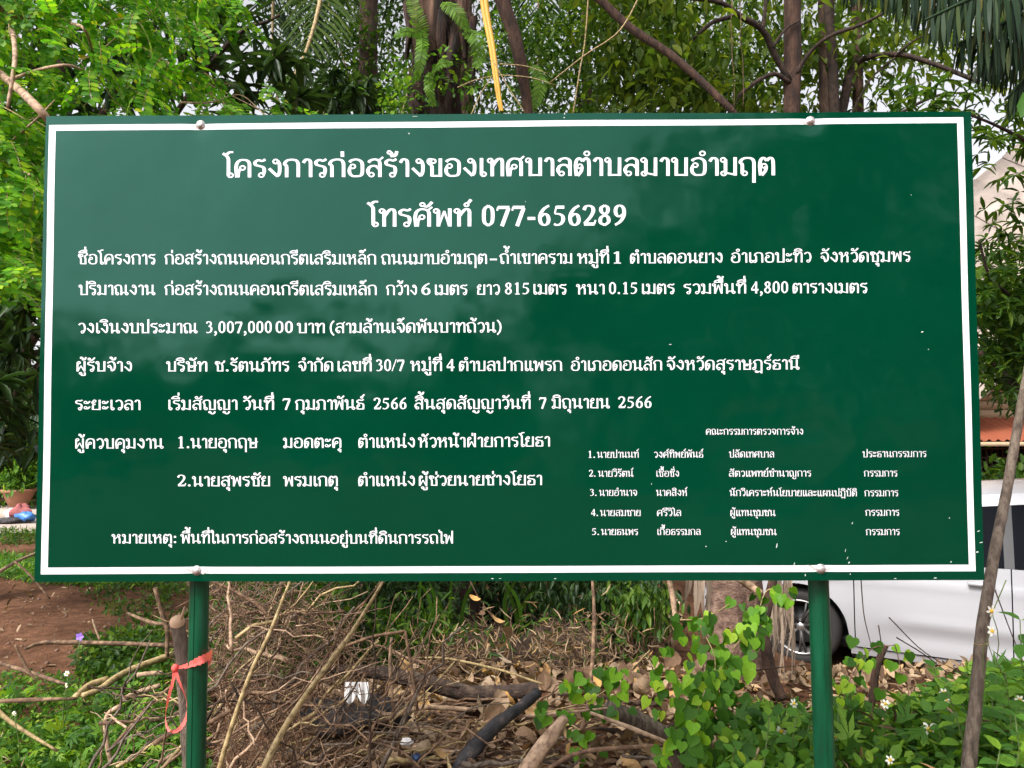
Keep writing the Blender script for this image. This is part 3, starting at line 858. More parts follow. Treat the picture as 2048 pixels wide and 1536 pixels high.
M_heart = mat_leaf("vine_leaf", [(0.0, (0.030, 0.090, 0.012)), (0.5, (0.085, 0.22, 0.018)), (0.85, (0.17, 0.36, 0.02)), (1.0, (0.34, 0.46, 0.03))], 0.3, 0.5, per='object')
M_big = mat_leaf("big_weed_leaf", [(0.0, (0.045, 0.125, 0.022)), (0.6, (0.09, 0.22, 0.028)), (1.0, (0.19, 0.34, 0.03))], 0.35, 0.45, per='object')
M_dry = mat_leaf("dead_leaf", [(0.0, (0.13, 0.075, 0.045)), (0.35, (0.30, 0.195, 0.125)), (0.8, (0.54, 0.41, 0.29)), (1.0, (0.60, 0.34, 0.11))], 0.15, 0.7, per='object', tboost=1.0, spec=0.15)
M_dryi = mat_leaf("dead_leaf_litter", [(0.0, (0.09, 0.055, 0.035)), (0.4, (0.21, 0.135, 0.085)), (0.8, (0.40, 0.29, 0.19)), (1.0, (0.46, 0.26, 0.10))], 0.1, 0.75, tboost=1.0, spec=0.15)
M_bark = mat_plain("brown_bark", [(0.3, (0.014, 0.008, 0.004)), (0.5, (0.050, 0.027, 0.014)), (0.7, (0.11, 0.064, 0.036))], 22, 0.9, bstr=0.9, bdist=0.02, vec_scale=(1, 1, .3))
M_barkred = mat_plain("reddish_bark", [(0.3, (0.014, 0.007, 0.004)), (0.5, (0.052, 0.024, 0.013)), (0.7, (0.115, 0.058, 0.033))], 20, 0.9, bstr=0.9, bdist=0.02, vec_scale=(1, 1, .25))
M_palebark = mat_plain("pale_tan_bark", [(0.35, (0.16, 0.095, 0.055)), (0.5, (0.36, 0.235, 0.145)), (0.7, (0.50, 0.35, 0.22))], 38, 0.75, bstr=0.4, bdist=0.005)
M_stick = mat_plain("dead_stick_bark", [(0.3, (0.035, 0.018, 0.010)), (0.5, (0.14, 0.078, 0.042)), (0.7, (0.32, 0.205, 0.115))], 30, 0.85, bstr=0.5, bdist=0.004)
M_yelstick = mat_plain("yellowish_stick_bark", [(0.35, (0.15, 0.10, 0.04)), (0.5, (0.34, 0.245, 0.105)), (0.7, (0.48, 0.36, 0.18))], 45, 0.7, bstr=0.4, bdist=0.003)
M_grey = mat_plain("grey_brown_bark", [(0.3, (0.045, 0.034, 0.024)), (0.48, (0.13, 0.095, 0.068)), (0.6, (0.20, 0.155, 0.115)), (0.75, (0.10, 0.095, 0.05))], 55, 0.9, bstr=0.9, bdist=0.008, vec_scale=(1, 1, .3))
M_limb = mat_plain('dark_limb_bark', [(0.3, (0.008, 0.005, 0.003)), (0.5, (0.032, 0.018, 0.010)), (0.7, (0.075, 0.042, 0.026))], 22, 0.9, bstr=0.9, bdist=0.015)


# ------------------------------------------------------------------ tree-builder
def tree(label, name, base, pts_trunk, r_trunk, crown_sets, mat_b, mat_l, limbs=(), group=None, cat="tree", jit=0.06, crown_name='crown'):
    t = empty(name, base, label, cat, group)
    mb = MB(); mb.tube(smooth_path(pts_trunk, 5), r_trunk, 9, jit=jit)
    mb.build('trunk', mat_b, t, smooth=True)
    for pp, rr in limbs:
        mb = MB(); mb.tube(smooth_path(pp, 5), rr, 6, jit=jit); mb.build('limb', M_limb, t, smooth=True)
    if crown_sets:
        leaf_mesh(crown_name, crown_sets, mat_l, t, kind='stuff')
    return t


def twigs_in(mb, pts, n, L, rad, r=rng):
    for i in range(n):
        a = pts[r.randint(len(pts))]
        d = unit(1, r)[0]; d[2] = abs(d[2]) * .3 - .1
        mb.tube(wiggle(a, a + d * L * r.uniform(.5, 1.3), 5, .06, r=r), [rad, rad * .3], 4)


# ================================================================== far tree belt behind everything
def far_tree(cx, cy, h, w, n, Lf, mat, label, seed, low=0.12, group=None, dens_up=0.0):
    r = np.random.RandomState(seed)
    t = empty('tree', (cx, cy, float(gh(cx, cy))), label, 'tree', group)
    mb = MB()
    z0 = float(gh(cx, cy)) - .1
    mb.tube(wiggle((cx, cy, z0), (cx + r.uniform(-.4, .4), cy, h * .75), 8, .015, r=r), [w * .045, w * .015], 8, jit=.05)
    mb.build('trunk', M_bark, t, smooth=True)
    nc = 46
    C = np.empty((0, 3))
    while len(C) < nc:
        q = r.uniform(-1, 1, (nc * 3, 3)); q = q[(np.linalg.norm(q, axis=1) < 1) & (np.linalg.norm(q, axis=1) > .35)]
        C = np.vstack([C, q])
    C = C[:nc] * np.array([w / 2, w / 2, h * (1 - low) / 2]) + np.array([cx, cy, h * (1 + low) / 2])
    mb = MB()
    for c in C[:14]:
        s = np.array([cx, cy, r.uniform(.3, .6) * h]); mb.tube(wiggle(s, c, 6, .04, r=r), [w * .014, w * .004], 5)
    mb.build('limb', M_bark, t)
    k = r.randint(0, nc, n)
    pts = C[k] + r.normal(0, w * .085, (n, 3))
    leaf_mesh('crown', [crown_leaves(pts, Lf, Lf * .5, 'diamond', .5, r)], mat, t, kind='stuff')
    return t


# ------------------------------------------------------------------ belt beyond the sign
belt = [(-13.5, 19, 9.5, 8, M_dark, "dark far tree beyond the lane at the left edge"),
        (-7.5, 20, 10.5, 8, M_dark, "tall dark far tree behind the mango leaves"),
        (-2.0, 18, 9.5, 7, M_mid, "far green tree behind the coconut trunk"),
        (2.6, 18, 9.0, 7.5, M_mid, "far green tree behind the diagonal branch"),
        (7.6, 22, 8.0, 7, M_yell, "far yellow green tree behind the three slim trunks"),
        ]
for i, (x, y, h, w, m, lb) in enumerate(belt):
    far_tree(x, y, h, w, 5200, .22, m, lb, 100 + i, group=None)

# ------------------------------------------------------------------ trees behind the camera (they are what the enamel mirrors)
rear = [(-17, -30, 5.0, 10, 'leftmost'), (-9.5, -32, 5.4, 9, 'second from the left'), (-2.5, -33, 5.8, 9, 'third from the left'), (4.2, -21, 8.2, 6.5, 'middle'), (8.8, -19, 12.0, 8, 'third from the right'), (15.5, -22, 14, 10, 'second from the right'), (22, -26, 14, 11, 'rightmost')]
for s, (x, y, h, w, wh) in enumerate(rear, 1):
    far_tree(x, y, h, w, 5200, .50, M_mid, "green tree behind the photographer, %s of seven" % wh, 200 + s, low=0.0, group="trees behind the photographer")

# low hedge mass at both sides of the view, near the ground, behind the sign
r_ = np.random.RandomState(5)


# ================================================================== 1. bright shrub on the left
def pinnate(base, d0, L, pairs, r, lw=0.021, down=0.6):
    """points/dirs of one compound leaf: rachis polyline + leaflet arrays"""
    d = np.array(d0, float); d /= np.linalg.norm(d)
    p = np.array(base, float); path = [p.copy()]; seg = L / pairs
    PP, DD, NN = [], [], []
    side = np.cross(d, [0, 0, 1]); side /= np.linalg.norm(side) + 1e-9
    tw = r.uniform(-.5, .5)
    side = side * math.cos(tw) + np.array([0, 0, 1]) * math.sin(tw)
    for i in range(pairs):
        d = d + np.array([0, 0, -down / pairs]); d /= np.linalg.norm(d)
        p = p + d * seg; path.append(p.copy())
        s2 = side - d * np.dot(side, d); s2 /= np.linalg.norm(s2)
        nn = np.cross(s2, d)
        if nn[2] < 0: nn = -nn
        for sg in (-1, 1):
            PP.append(p); DD.append(s2 * sg + d * .35); NN.append(nn + unit(1, r)[0] * .35)
    PP.append(p); DD.append(d); NN.append(nn)
    return np.array(path), np.array(PP), np.array(DD), np.array(NN)


shrub = empty('leafy_shrub', (-2.6, 2.2, 0), "bright green feathery leafed shrub overhanging the sign's left top corner", 'shrub')
r1 = np.random.RandomState(21)
arms = [
    ([(-60, -40), (10, 30), (30, 105), (15, 215)], 3.1, .016, .006),
    ([(-120, 60), (0, 148), (75, 215), (140, 300)], 2.95, .020, .012),
    ([(20, 160), (70, 142), (130, 130), (165, 140)], 3.0, .008, .004),
    ([(60, -30), (130, 40), (170, 60), (200, 130), (300, 200)], 3.4, .010, .004),
    ([(-80, 330), (10, 290), (60, 250), (110, 200)], 3.2, .007, .003),
    ([(-60, 300), (20, 330), (60, 350)], 3.1, .009, .004),
    ([(300, 110), (380, 150), (450, 210), (540, 300)], 3.6, .008, .004),
    ([(360, 205), (420, 205), (480, 190), (530, 230)], 3.5, .005, .002),
    ([(250, 60), (330, 130), (420, 170), (600, 260)], 3.8, .007, .002),
    ([(-90, 0), (60, 35), (110, -30)], 3.4, .013, .007),
]
for pp, D, ra, rb in arms:
    pts = np.array([P(x, y, D + .25 * math.sin(i * 1.7 + x * .01)) for i, (x, y) in enumerate(pp)])
    mb = MB(); mb.tube(smooth_path(pts, 6), np.array([ra, rb]), 7, jit=.10); mb.build('branch', M_palebark, shrub, smooth=True)
mb = MB(); mb.tube(smooth_path([(-3.4, 2.5, 0), (-3.3, 2.3, .9), (-3.1, 2.0, 1.8), P(-60, 40, 3.2), P(60, -120, 3.6)], 6), [.055, .02], 9, jit=.08)
mb.build('trunk', M_palebark, shrub, smooth=True)
poly_a = [(-260, -260), (420, -260), (415, 0), (395, 60), (330, 110), (400, 130), (460, 175), (500, 240), (300, 300), (100, 330), (96, 520), (60, 575), (-200, 560)]
regions = [(poly_a, 3.1, 4.4, 1500), ([(0, -60), (330, -60), (330, 60), (0, 60)], 3.3, 4.4, 60),
           ([(500, 165), (560, 165), (600, 225), (580, 250), (520, 230)], 3.5, 3.7, 10), ([(600, 215), (660, 225), (600, 260)], 3.6, 3.8, 6),
           ([(400, -40), (470, -20), (500, 50), (480, 75), (440, 30)], 3.6, 4.0, 22), ([(-40, 220), (85, 220), (85, 540), (40, 585), (-40, 540)], 2.9, 3.7, 150)]
sprays = []
for poly, a, b, n in regions:
    q = scatter(poly, a, b, n, r=r1)
    sprays += list(q)
sprays = np.array(sprays)
# leave holes: drop the sprays near a few dark gaps
gaps = [P(60, 200, 3.6), P(250, 200, 3.6), P(330, 120, 3.8), P(40, 110, 3.6), P(150, 215, 3.7), P(210, 60, 3.8), P(100, 200, 3.5)]
keep = np.ones(len(sprays), bool)
for gp in gaps:
    dd = np.linalg.norm((sprays - gp) * np.array([1, .35, 1]), axis=1); keep &= ~((dd < .10) & (r1.uniform(0, 1, len(sprays)) < .8))
sprays = sprays[keep]
order = np.argsort(sprays[:, 1]); sprays = sprays[order]
sp_sets = []; stem_mb = MB()
protos = []
for k in range(7):
    L = r1.uniform(.13, .20); pr = r1.randint(6, 10)
    path, PP, DD, NN = pinnate((0, 0, 0), (1, 0, .15), L, pr, r1, down=r1.uniform(.5, 1.3))
    V, F, n, kk = leaves(PP, DD, NN, .033 * r1.uniform(.8, 1.2, len(PP)), .0265, 'oval')
    mb = MB()
    for i in range(n): mb.add(V[i * kk:(i + 1) * kk], F, 0)
    mb.tube(path, [.0016, .0008], 3, cap=False, mi=1)
    me = mesh_from('leaf_spray', np.concatenate(mb.v), mb.f)
    me.materials.append(M_bright); me.materials.append(M_yelstick)
    me.polygons.foreach_set('material_index', np.array(mb.m, np.int32))
    protos.append(me)
ctr = np.array([-2.8, 1.9, 2.5])
near_n = 290
for i in range(near_n):
    p = sprays[i]
    o = bpy.data.objects.new('leaf_spray', protos[i % 7]); COL.objects.link(o); o.parent = shrub
    o.location = Vector(p) - shrub.location
    az = math.atan2(-.6 + r1.normal(0, .7), .7 + r1.normal(0, .7))
    o.rotation_euler = (r1.uniform(-.5, .5), r1.uniform(-.1, 1.0), az)
    s = r1.uniform(.8, 1.15); o.scale = (s, s, s)
for i in range(near_n, len(sprays)):
    az = math.atan2(-.5 + r1.normal(0, .9), .6 + r1.normal(0, .9)); el = r1.uniform(-1.0, .3)
    path, PP, DD, NN = pinnate(sprays[i], (math.cos(az) * math.cos(el), math.sin(az) * math.cos(el), math.sin(el)), r1.uniform(.13, .21), r1.randint(6, 10), r1, down=r1.uniform(.4, 1.2))
    sp_sets.append(leaves(PP, DD, NN, .033 * r1.uniform(.8, 1.2, len(PP)), .0265, 'oval'))
    if i % 2 == 0: stem_mb.tube(path, [.0018, .0008], 3, cap=False)
leaf_mesh('crown', sp_sets, M_bright, shrub, kind='stuff')
for i in range(110):
    p = sprays[r1.randint(len(sprays))]; d = np.array([r1.normal(.3, .5), r1.normal(0, .4), r1.normal(-.1, .4)])
    stem_mb.tube(wiggle(p, p + d * r1.uniform(.15, .45), 6, .05, r=r1), [.0035, .0012], 4)
o = stem_mb.build('twigs', M_yelstick, shrub); o['kind'] = 'stuff'

# a darker layer behind it (a big leafed mango) that fills the gaps and the left edge below
mango = empty('mango_tree', (-5.2, 5.2, 0), "dark mango tree with long drooping leaves behind the bright shrub", 'tree')
r2 = np.random.RandomState(31)
mb = MB(); mb.tube(smooth_path([(-5.2, 5.2, -.1), (-5.1, 5.3, 1.2), (-4.9, 5.2, 2.4), (-4.5, 5.0, 3.8), (-4.2, 5, 5)], 5), [.17, .08], 10, jit=.05); mb.build('trunk', M_bark, mango, smooth=True)
for pp in ([(-5.05, 5.3, 1.6), (-4.4, 5.1, 2.5), P(420, 130, 6.8), P(560, 30, 6.6)], [(-4.9, 5.2, 2.6), P(300, 60, 7), P(400, -60, 7)], [(-5.1, 5.3, 1.4), P(150, 640, 6.5), P(60, 760, 6.2)], [(-4.9, 5.2, 2.2), P(200, 400, 6.6), P(420, 260, 6.4)]):
    mb = MB(); mb.tube(smooth_path(pp, 5), [.05, .012], 6, jit=.06); mb.build('limb', M_bark, mango, smooth=True)
whorl = []
def whorls(poly, a, b, n, r, L=.24, k=(7, 12), up=.1):
    out = []
    for c in scatter(poly, a, b, n, r=r):
        m = r.randint(*k); az = r.uniform(0, 6.28, m); el = r.normal(-.55 + up, .45, m)
        D = np.stack([np.cos(az) * np.cos(el), np.sin(az) * np.cos(el), np.sin(el)], 1)
        N = np.tile([0, 0, 1.], (m, 1)) + unit(m, r) * .35
        s = r.uniform(.7, 1.15, m)
        out.append(leaves(np.repeat(c[None], m, 0), D, N, L * s, L * .23 * s, 'lance'))
    return out
mset = whorls([(370, 30), (470, 10), (600, 60), (640, 240), (480, 260), (380, 190)], 6.2, 7.4, 44, r2, .27, up=.35)
mset += whorls([(560, 120), (760, 150), (760, 300), (560, 300)], 7.2, 8.6, 70, r2, .24)
mset += whorls([(-200, 480), (110, 480), (110, 900), (-200, 930)], 5.2, 7.5, 170, r2, .26)
mset += whorls([(-300, -200), (340, -200), (360, 500), (-300, 500)], 6.2, 8.0, 420, r2, .26)
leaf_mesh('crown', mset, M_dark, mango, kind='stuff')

# ================================================================== 2. coconut palm
def frond(path, leaf_len, n, mat, parent, r, droop=.5, wid=.03, spread=.9, mat_r=None, rr=(.022, .006), plane=None, names=('rachis', 'frond'), one_side=None, t0=0.0, jd=.05):
    path = smooth_path(path, 8)
    s = np.concatenate([[0], np.cumsum(np.linalg.norm(np.diff(path, axis=0), axis=1))]); s /= s[-1]
    t = np.linspace(t0, .985, n)
    p = np.stack([np.interp(t, s, path[:, k]) for k in range(3)], 1)
    tg = np.gradient(p, axis=0); tg /= np.linalg.norm(tg, axis=1)[:, None]
    side = np.cross(tg, np.array([0, 0, 1.]) if plane is None else np.asarray(plane, float)); side /= np.linalg.norm(side, axis=1)[:, None] + 1e-9
    sets = []
    for sg in ((-1, 1) if one_side is None else (one_side,)):
        L = leaf_len * (np.sin(np.clip(t * 2.6 + .45, 0, 3.0)) ** .6) * r.uniform(.88, 1.08, n)
        D = side * sg * spread + tg * .55; D[:, 2] -= droop * r.uniform(.7, 1.3, n); D += r.normal(0, jd, (n, 3))
        D /= np.linalg.norm(D, axis=1)[:, None]
        # two joined pieces so that the leaflet bends
        mid = p + D * L[:, None] * .5
        D2 = D + np.array([0, 0, -droop * .8]); D2 /= np.linalg.norm(D2, axis=1)[:, None]
        N = np.cross(D, tg) * sg + r.normal(0, .15, (n, 3))
        X, Y, Z = frames(D, N)
        X2, Y2, Z2 = frames(D2, N)
        w = wid * .5
        V = np.stack([p - X * w * .6, p + X * w * .6, mid - X * w, mid + X * w, mid + D2 * L[:, None] * .3 - X2 * w * .7, mid + D2 * L[:, None] * .3 + X2 * w * .7, mid + D2 * L[:, None] * .52], 1).reshape(-1, 3)
        sets.append((V, [(0, 1, 3, 2), (2, 3, 5, 4), (4, 5, 6)], n, 7))
    f = leaf_mesh(names[1], sets, mat, parent)
    mb = MB(); mb.tube(path, list(rr), 6)
    mb.build(names[0], mat_r or M_yelstick, parent if parent.parent is None else parent, smooth=True)
    return f


r3 = np.random.RandomState(41)
coco = empty('coconut_palm', (P(735, 400, 10)[0], P(735, 400, 10)[1], float(gh(-2, 8))), "coconut palm with ringed grey trunk and hanging fronds above the sign", 'palm')
mb = MB()
tp = smooth_path([(P(735, 400, 10)[0], P(735, 400, 10)[1], -.1), P(735, 400, 10), P(737, 0, 10), P(742, -300, 10), P(742, -520, 10)], 30)
rad = .125 + .008 * np.sin(np.arange(len(tp)) * 1.9)
mb.tube(tp, rad, 14, jit=.03); mb.build('trunk', M_bark, coco, smooth=True)
top = P(742, -520, 10)
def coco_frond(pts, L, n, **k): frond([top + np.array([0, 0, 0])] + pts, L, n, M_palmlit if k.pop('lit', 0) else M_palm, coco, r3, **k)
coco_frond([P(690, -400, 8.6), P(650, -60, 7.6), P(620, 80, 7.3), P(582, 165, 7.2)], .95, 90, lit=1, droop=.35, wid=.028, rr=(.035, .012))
coco_frond([P(620, -450, 9), P(470, -160, 8.4), P(430, 120, 8.2)], .8, 70, droop=.3, wid=.03, rr=(.03, .01))
coco_frond([P(640, -420, 9.4), P(560, -130, 9.2), P(545, 90, 9.2), P(560, 240, 9.2)], .9, 80, droop=.2, wid=.03, rr=(.03, .01))
coco_frond([P(800, -420, 9.6), P(880, -120, 9.6), P(850, 60, 9.6), P(800, 240, 9.4)], .9, 80, droop=.2, wid=.03, rr=(.03, .01))
coco_frond([P(860, -440, 10.5), P(1040, -150, 11), P(1080, 60, 11.5), P(1060, 210, 12)], .9, 80, droop=.3, wid=.03, rr=(.03, .01))
coco_frond([P(700, -460, 12), P(640, -180, 13), P(660, 20, 13.5), P(700, 160, 14)], 1.1, 80, droop=.3, wid=.034, rr=(.03, .01))
vs = crown_leaves(scatter([(700, 30), (765, 20), (790, 120), (800, 260), (680, 260), (690, 120)], 9.4, 9.9, 900, 26, .14, r3), .085, .04, 'oval', .6, r3)
climb = leaf_mesh('climbing_vine', [vs], M_mid, None, kind=None); tag(climb, "small leaved vine clinging round the coconut trunk", "vine")

# ================================================================== 3. old oil-palm trunk with ferns
opx, opy = P(880, 500, 5.6)[0], P(880, 500, 5.6)[1]
oil = empty('oil_palm_trunk', (opx, opy, 0), "thick dark shaggy palm trunk with red brown husks and ferns on it", 'palm')
mb = MB()
zz = np.linspace(-.1, 6.4, 80); nn_ = 26; aa = np.linspace(0, 2 * math.pi, nn_, endpoint=False)
rows = []
for z in zz:
    rr = .185 + .26 * math.exp(-max(z, 0) / .28) + .016 * np.sin(5 * aa + z * 9) + .014 * np.sin(9 * aa - z * 23) + .02 * rng.uniform(-1, 1, nn_)
    rows.append(np.stack([opx + .03 * math.sin(z * 1.3) + np.cos(aa) * rr, opy + np.sin(aa) * rr, np.full(nn_, z)], 1))
mb.grid(np.array([np.vstack([q, q[:1]]) for q in rows]), flip=True)
M_husk = mat_plain("dark_palm_fibre", [(0.006, 0.004, 0.003), (0.022, 0.010, 0.006), (0.07, 0.032, 0.018)], 6, 0.9, bstr=0.8, bdist=0.03, vec_scale=(1, 1, .2), bscale=30)
M_husk2 = mat_plain("weathered_husk", [(0.35, (0.010, 0.005, 0.003)), (0.52, (0.055, 0.024, 0.012)), (0.72, (0.15, 0.08, 0.045))], 9, 0.9, bstr=0.7, bdist=0.02, vec_scale=(3, 3, .3), bscale=24)
mb.build('trunk', M_husk, oil)
M_husk3 = mat_plain('dark_red_husk', [(0.35, (0.006, 0.003, 0.002)), (0.52, (0.025, 0.009, 0.005)), (0.72, (0.075, 0.03, 0.016))], 9, 0.9, bstr=0.9, bdist=0.03, vec_scale=(3, 3, .3), bscale=26)
for (px, py, w, h, t) in [(835, 40, 42, 170, .05), (868, 20, 36, 160, -.05), (880, 60, 30, 120, .1), (832, 200, 34, 70, 0), (905, 100, 26, 110, -.12), (925, 40, 24, 150, .03), (850, 120, 26, 70, .2), (815, 60, 16, 120, 0), (945, 90, 18, 120, 0), (898, 190, 20, 80, 0)]:
    mb = MB(); s = 5.35 / FPX
    n = 9; rowsx = []
    for i, v in enumerate(np.linspace(0, 1, n)):
        ww = w * (1 - .55 * v ** 2) * s / 2
        c = P(px + t * h * (v - .5) + 3 * math.sin(v * 7 + px), py - h / 2 + h * v, 5.33 - .04 * math.sin(v * 3))
        rowsx.append([c + np.array([a * ww, .035 * (abs(a) ** 2) + .006 * math.sin(a * 9 + v * 4), 0]) for a in (-1, -.6, -.2, .2, .6, 1)])
    mb.grid(np.array(rowsx), flip=True)
    mb.build('husk', M_husk2 if h > 140 else M_husk3, oil, smooth=False)
otop = np.array([opx, opy, 6.3])
for k in range(9):
    a_ = k * .70 + .2; d_ = np.array([math.cos(a_), math.sin(a_), 0])
    frond([otop, otop + d_ * .7 + np.array([0, 0, .75]), otop + d_ * 1.7 + np.array([0, 0, .95]), otop + d_ * 2.7 + np.array([0, 0, .45])], .55, 46, M_palm, oil, r3, droop=.7, wid=.035, rr=(.035, .01), mat_r=M_bark)
# hanging fibres
mb = MB()
for i in range(120):
    px = r3.uniform(815, 950); py = r3.uniform(-20, 190)
    a = P(px, py, 5.36); mb.tube(wiggle(a, a + np.array([r3.normal(0, .05), -.02, -r3.uniform(.1, .4)]), 5, .04, r=r3), [.004, .001], 3)
o = mb.build('fibre', M_husk2, oil); o['kind'] = 'stuff'

def fern(pts, L, n, label, cr=(.004, .0015)):
    b = pts[0]
    e = empty('fern_frond', b, label, 'fern', "ferns growing on the shaggy palm trunk")
    frond(pts, L, n, M_fern, e, r3, droop=.25, wid=.011, spread=1.0, rr=cr, plane=(0, -1, .1), names=('stem', 'pinnae'), mat_r=M_fern)
    return e
F_ = 5.2
fern([P(845, 105, F_ + .1), P(842, 55, F_), P(826, 10, F_ - .02), P(818, -30, F_)], .06, 34, "yellowish green fern frond rising up the shaggy trunk")
fern([P(845, 70, F_ + .1), P(810, 62, F_), P(790, 75, F_ - .05)], .055, 26, "fern frond reaching left off the shaggy trunk")
fern([P(845, 62, F_ + .1), P(843, 100, F_ - .05), P(838, 135, F_ - .06), P(832, 160, F_)], .065, 34, "bright green fern frond hanging down the trunk's left side")
fern([P(862, 145, F_ + .1), P(880, 128, F_ - .03), P(905, 126, F_)], .05, 26, "small fern frond arching right across the trunk")
fern([P(858, 145, F_ + .1), P(858, 175, F_ - .03), P(868, 212, F_)], .055, 26, "fern frond hanging to the sign's top edge")
fern([P(885, 5, F_ + .1), P(910, 20, F_ - .03), P(935, 60, F_)], .075, 28, "dark fern frond curving down at the trunk's top right")
fern([P(930, 60, F_ + .1), P(952, 75, F_ - .03), P(958, 115, F_), P(950, 135, F_)], .085, 34, "broad fern frond hanging right of the shaggy trunk")
fern([P(1065, 130, F_ + .4), P(1080, 160, F_ + .3), P(1070, 215, F_ + .3)], .08, 30, "pale green fern frond by the dark bent stalk")
es = crown_leaves(scatter([(790, 60), (1000, 40), (1000, 250), (780, 250)], 5.2, 6.2, 900, 40, .07, r3), .05, .028, 'oval', .5, r3)
o = leaf_mesh('creeper', [es], M_weed); tag(o, "small green creeper leaves scattered over the shaggy palm trunk", "creeper")

# yellow petiole
M_yellow = mat_plain("yellow_palm_stalk", [(0.42, 0.20, 0.015), (0.62, 0.34, 0.03), (0.50, 0.24, 0.02)], 9, 0.45, bstr=0.3, bdist=0.003, vec_scale=(2, 2, .3))
def stalk(name, label, cat, pp, D, w, mat, group=None, flat=.5, groove=True):
    pts = np.array([P(x, y, D + dd) for x, y, dd in pp]); pts = smooth_path(pts, 6)
    mb = MB(); m = len(pts); ws = np.interp(np.linspace(0, 1, m), np.linspace(0, 1, len(w)), w)
    prof = np.array([(-1, 0), (-.8, -.35), (-.3, -.5), (-.08, -.3), (.08, -.3), (.3, -.5), (.8, -.35), (1, 0), (.6, .5), (-.6, .5)])
    if not groove: prof = np.array([(math.cos(a), math.sin(a)) for a in np.linspace(0, 6.283, 11)[:-1]])
    rows = []
    for i in range(m):
        q = prof * np.array([ws[i] / 2, ws[i] / 2 * flat * 2])
        rows.append(np.array([pts[i] + np.array([a, b, 0]) for a, b in q]))
    rows = [np.vstack([q, q[:1]]) for q in rows]
    mb.grid(np.array(rows))
    o = mb.build(name, mat, smooth=True); tag(o, label, cat, group)
    return o
stalk('palm_stalk', "bright yellow ribbed palm stalk hanging above the sign", 'palm stalk', [(905, -440, .55), (935, -300, .2), (957, -150, 0), (968, 0, 0), (984, 95, -.03), (997, 190, -.05), (1003, 222, -.05)], 5.0, [.09, .08, .075, .056, .045, .035, .028], M_yellow)
stalk('palm_stalk', "thick dark brown bent palm stalk right of the yellow one", 'palm stalk', [(925, -440, .15), (955, -300, .05), (985, -160, 0), (1003, -10, 0), (1025, 60, 0), (1040, 120, 0), (1050, 180, .05), (1062, 260, .1)], 5.4, [.12, .115, .11, .09, .06], M_barkred, groove=False)
for (pp, lb) in [([(915, 175, 0), (950, 160, 0), (985, 152, 0)], "thin dry grass blade arching left of the yellow stalk"), ([(1000, 128, 0), (1050, 132, 0), (1095, 147, 0)], "thin tan twig lying right of the yellow stalk"),
                 ([(985, 120, 0), (1020, 180, 0), (1050, 225, 0)], "thin tan twig crossing behind the yellow stalk"), ([(940, 235, 0), (960, 190, 0), (985, 150, 0)], "thin twig leaning up to the yellow stalk from the left"),
                 ([(1000, 150, 0), (1060, 155, 0), (1110, 170, 0)], "grey grass blade arching right of the yellow stalk")]:
    pts = smooth_path([P(x, y, 4.9) for x, y, d in pp], 6)
    mb = MB(); mb.tube(pts, [.004, .0025], 5); o = mb.build('twig', M_yelstick, smooth=True); tag(o, lb, 'twig')

# ================================================================== 4. trees right of centre
r4 = np.random.RandomState(51)
# bushy background tree (centre)
sets = [crown_leaves(scatter([(1040, -80), (1330, -60), (1500, 90), (1500, 300), (1040, 300)], 7.5, 10, 11000, 120, .25, r4), .085, .035, 'oval', .5, r4)]
tree("dense dark leaved tree between the bent palm stalk and the diagonal branch", 'tree', (P(1160, 500, 9)[0], P(1160, 500, 9)[1], 0),
     [(P(1160, 500, 9)[0], P(1160, 500, 9)[1], -.1), P(1165, 500, 9), P(1175, 230, 9), P(1170, 60, 9), P(1180, -80, 9)], [.10, .04], sets, M_bark, M_mid,
     [([P(1168, 300, 9), P(1150, 120, 8.6), P(1130, -40, 8.4)], [.03, .01]), ([P(1170, 260, 9), P(1240, 120, 9), P(1300, -40, 9.2)], [.03, .01])])
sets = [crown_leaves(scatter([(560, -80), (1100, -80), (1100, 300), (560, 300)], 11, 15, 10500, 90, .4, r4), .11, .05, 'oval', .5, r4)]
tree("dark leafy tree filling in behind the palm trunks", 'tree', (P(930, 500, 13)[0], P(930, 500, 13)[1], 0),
     [(P(930, 500, 13)[0], P(930, 500, 13)[1], -.1), P(930, 400, 13), P(935, 100, 13), P(930, -120, 13)], [.2, .06], sets, M_bark, M_dark)
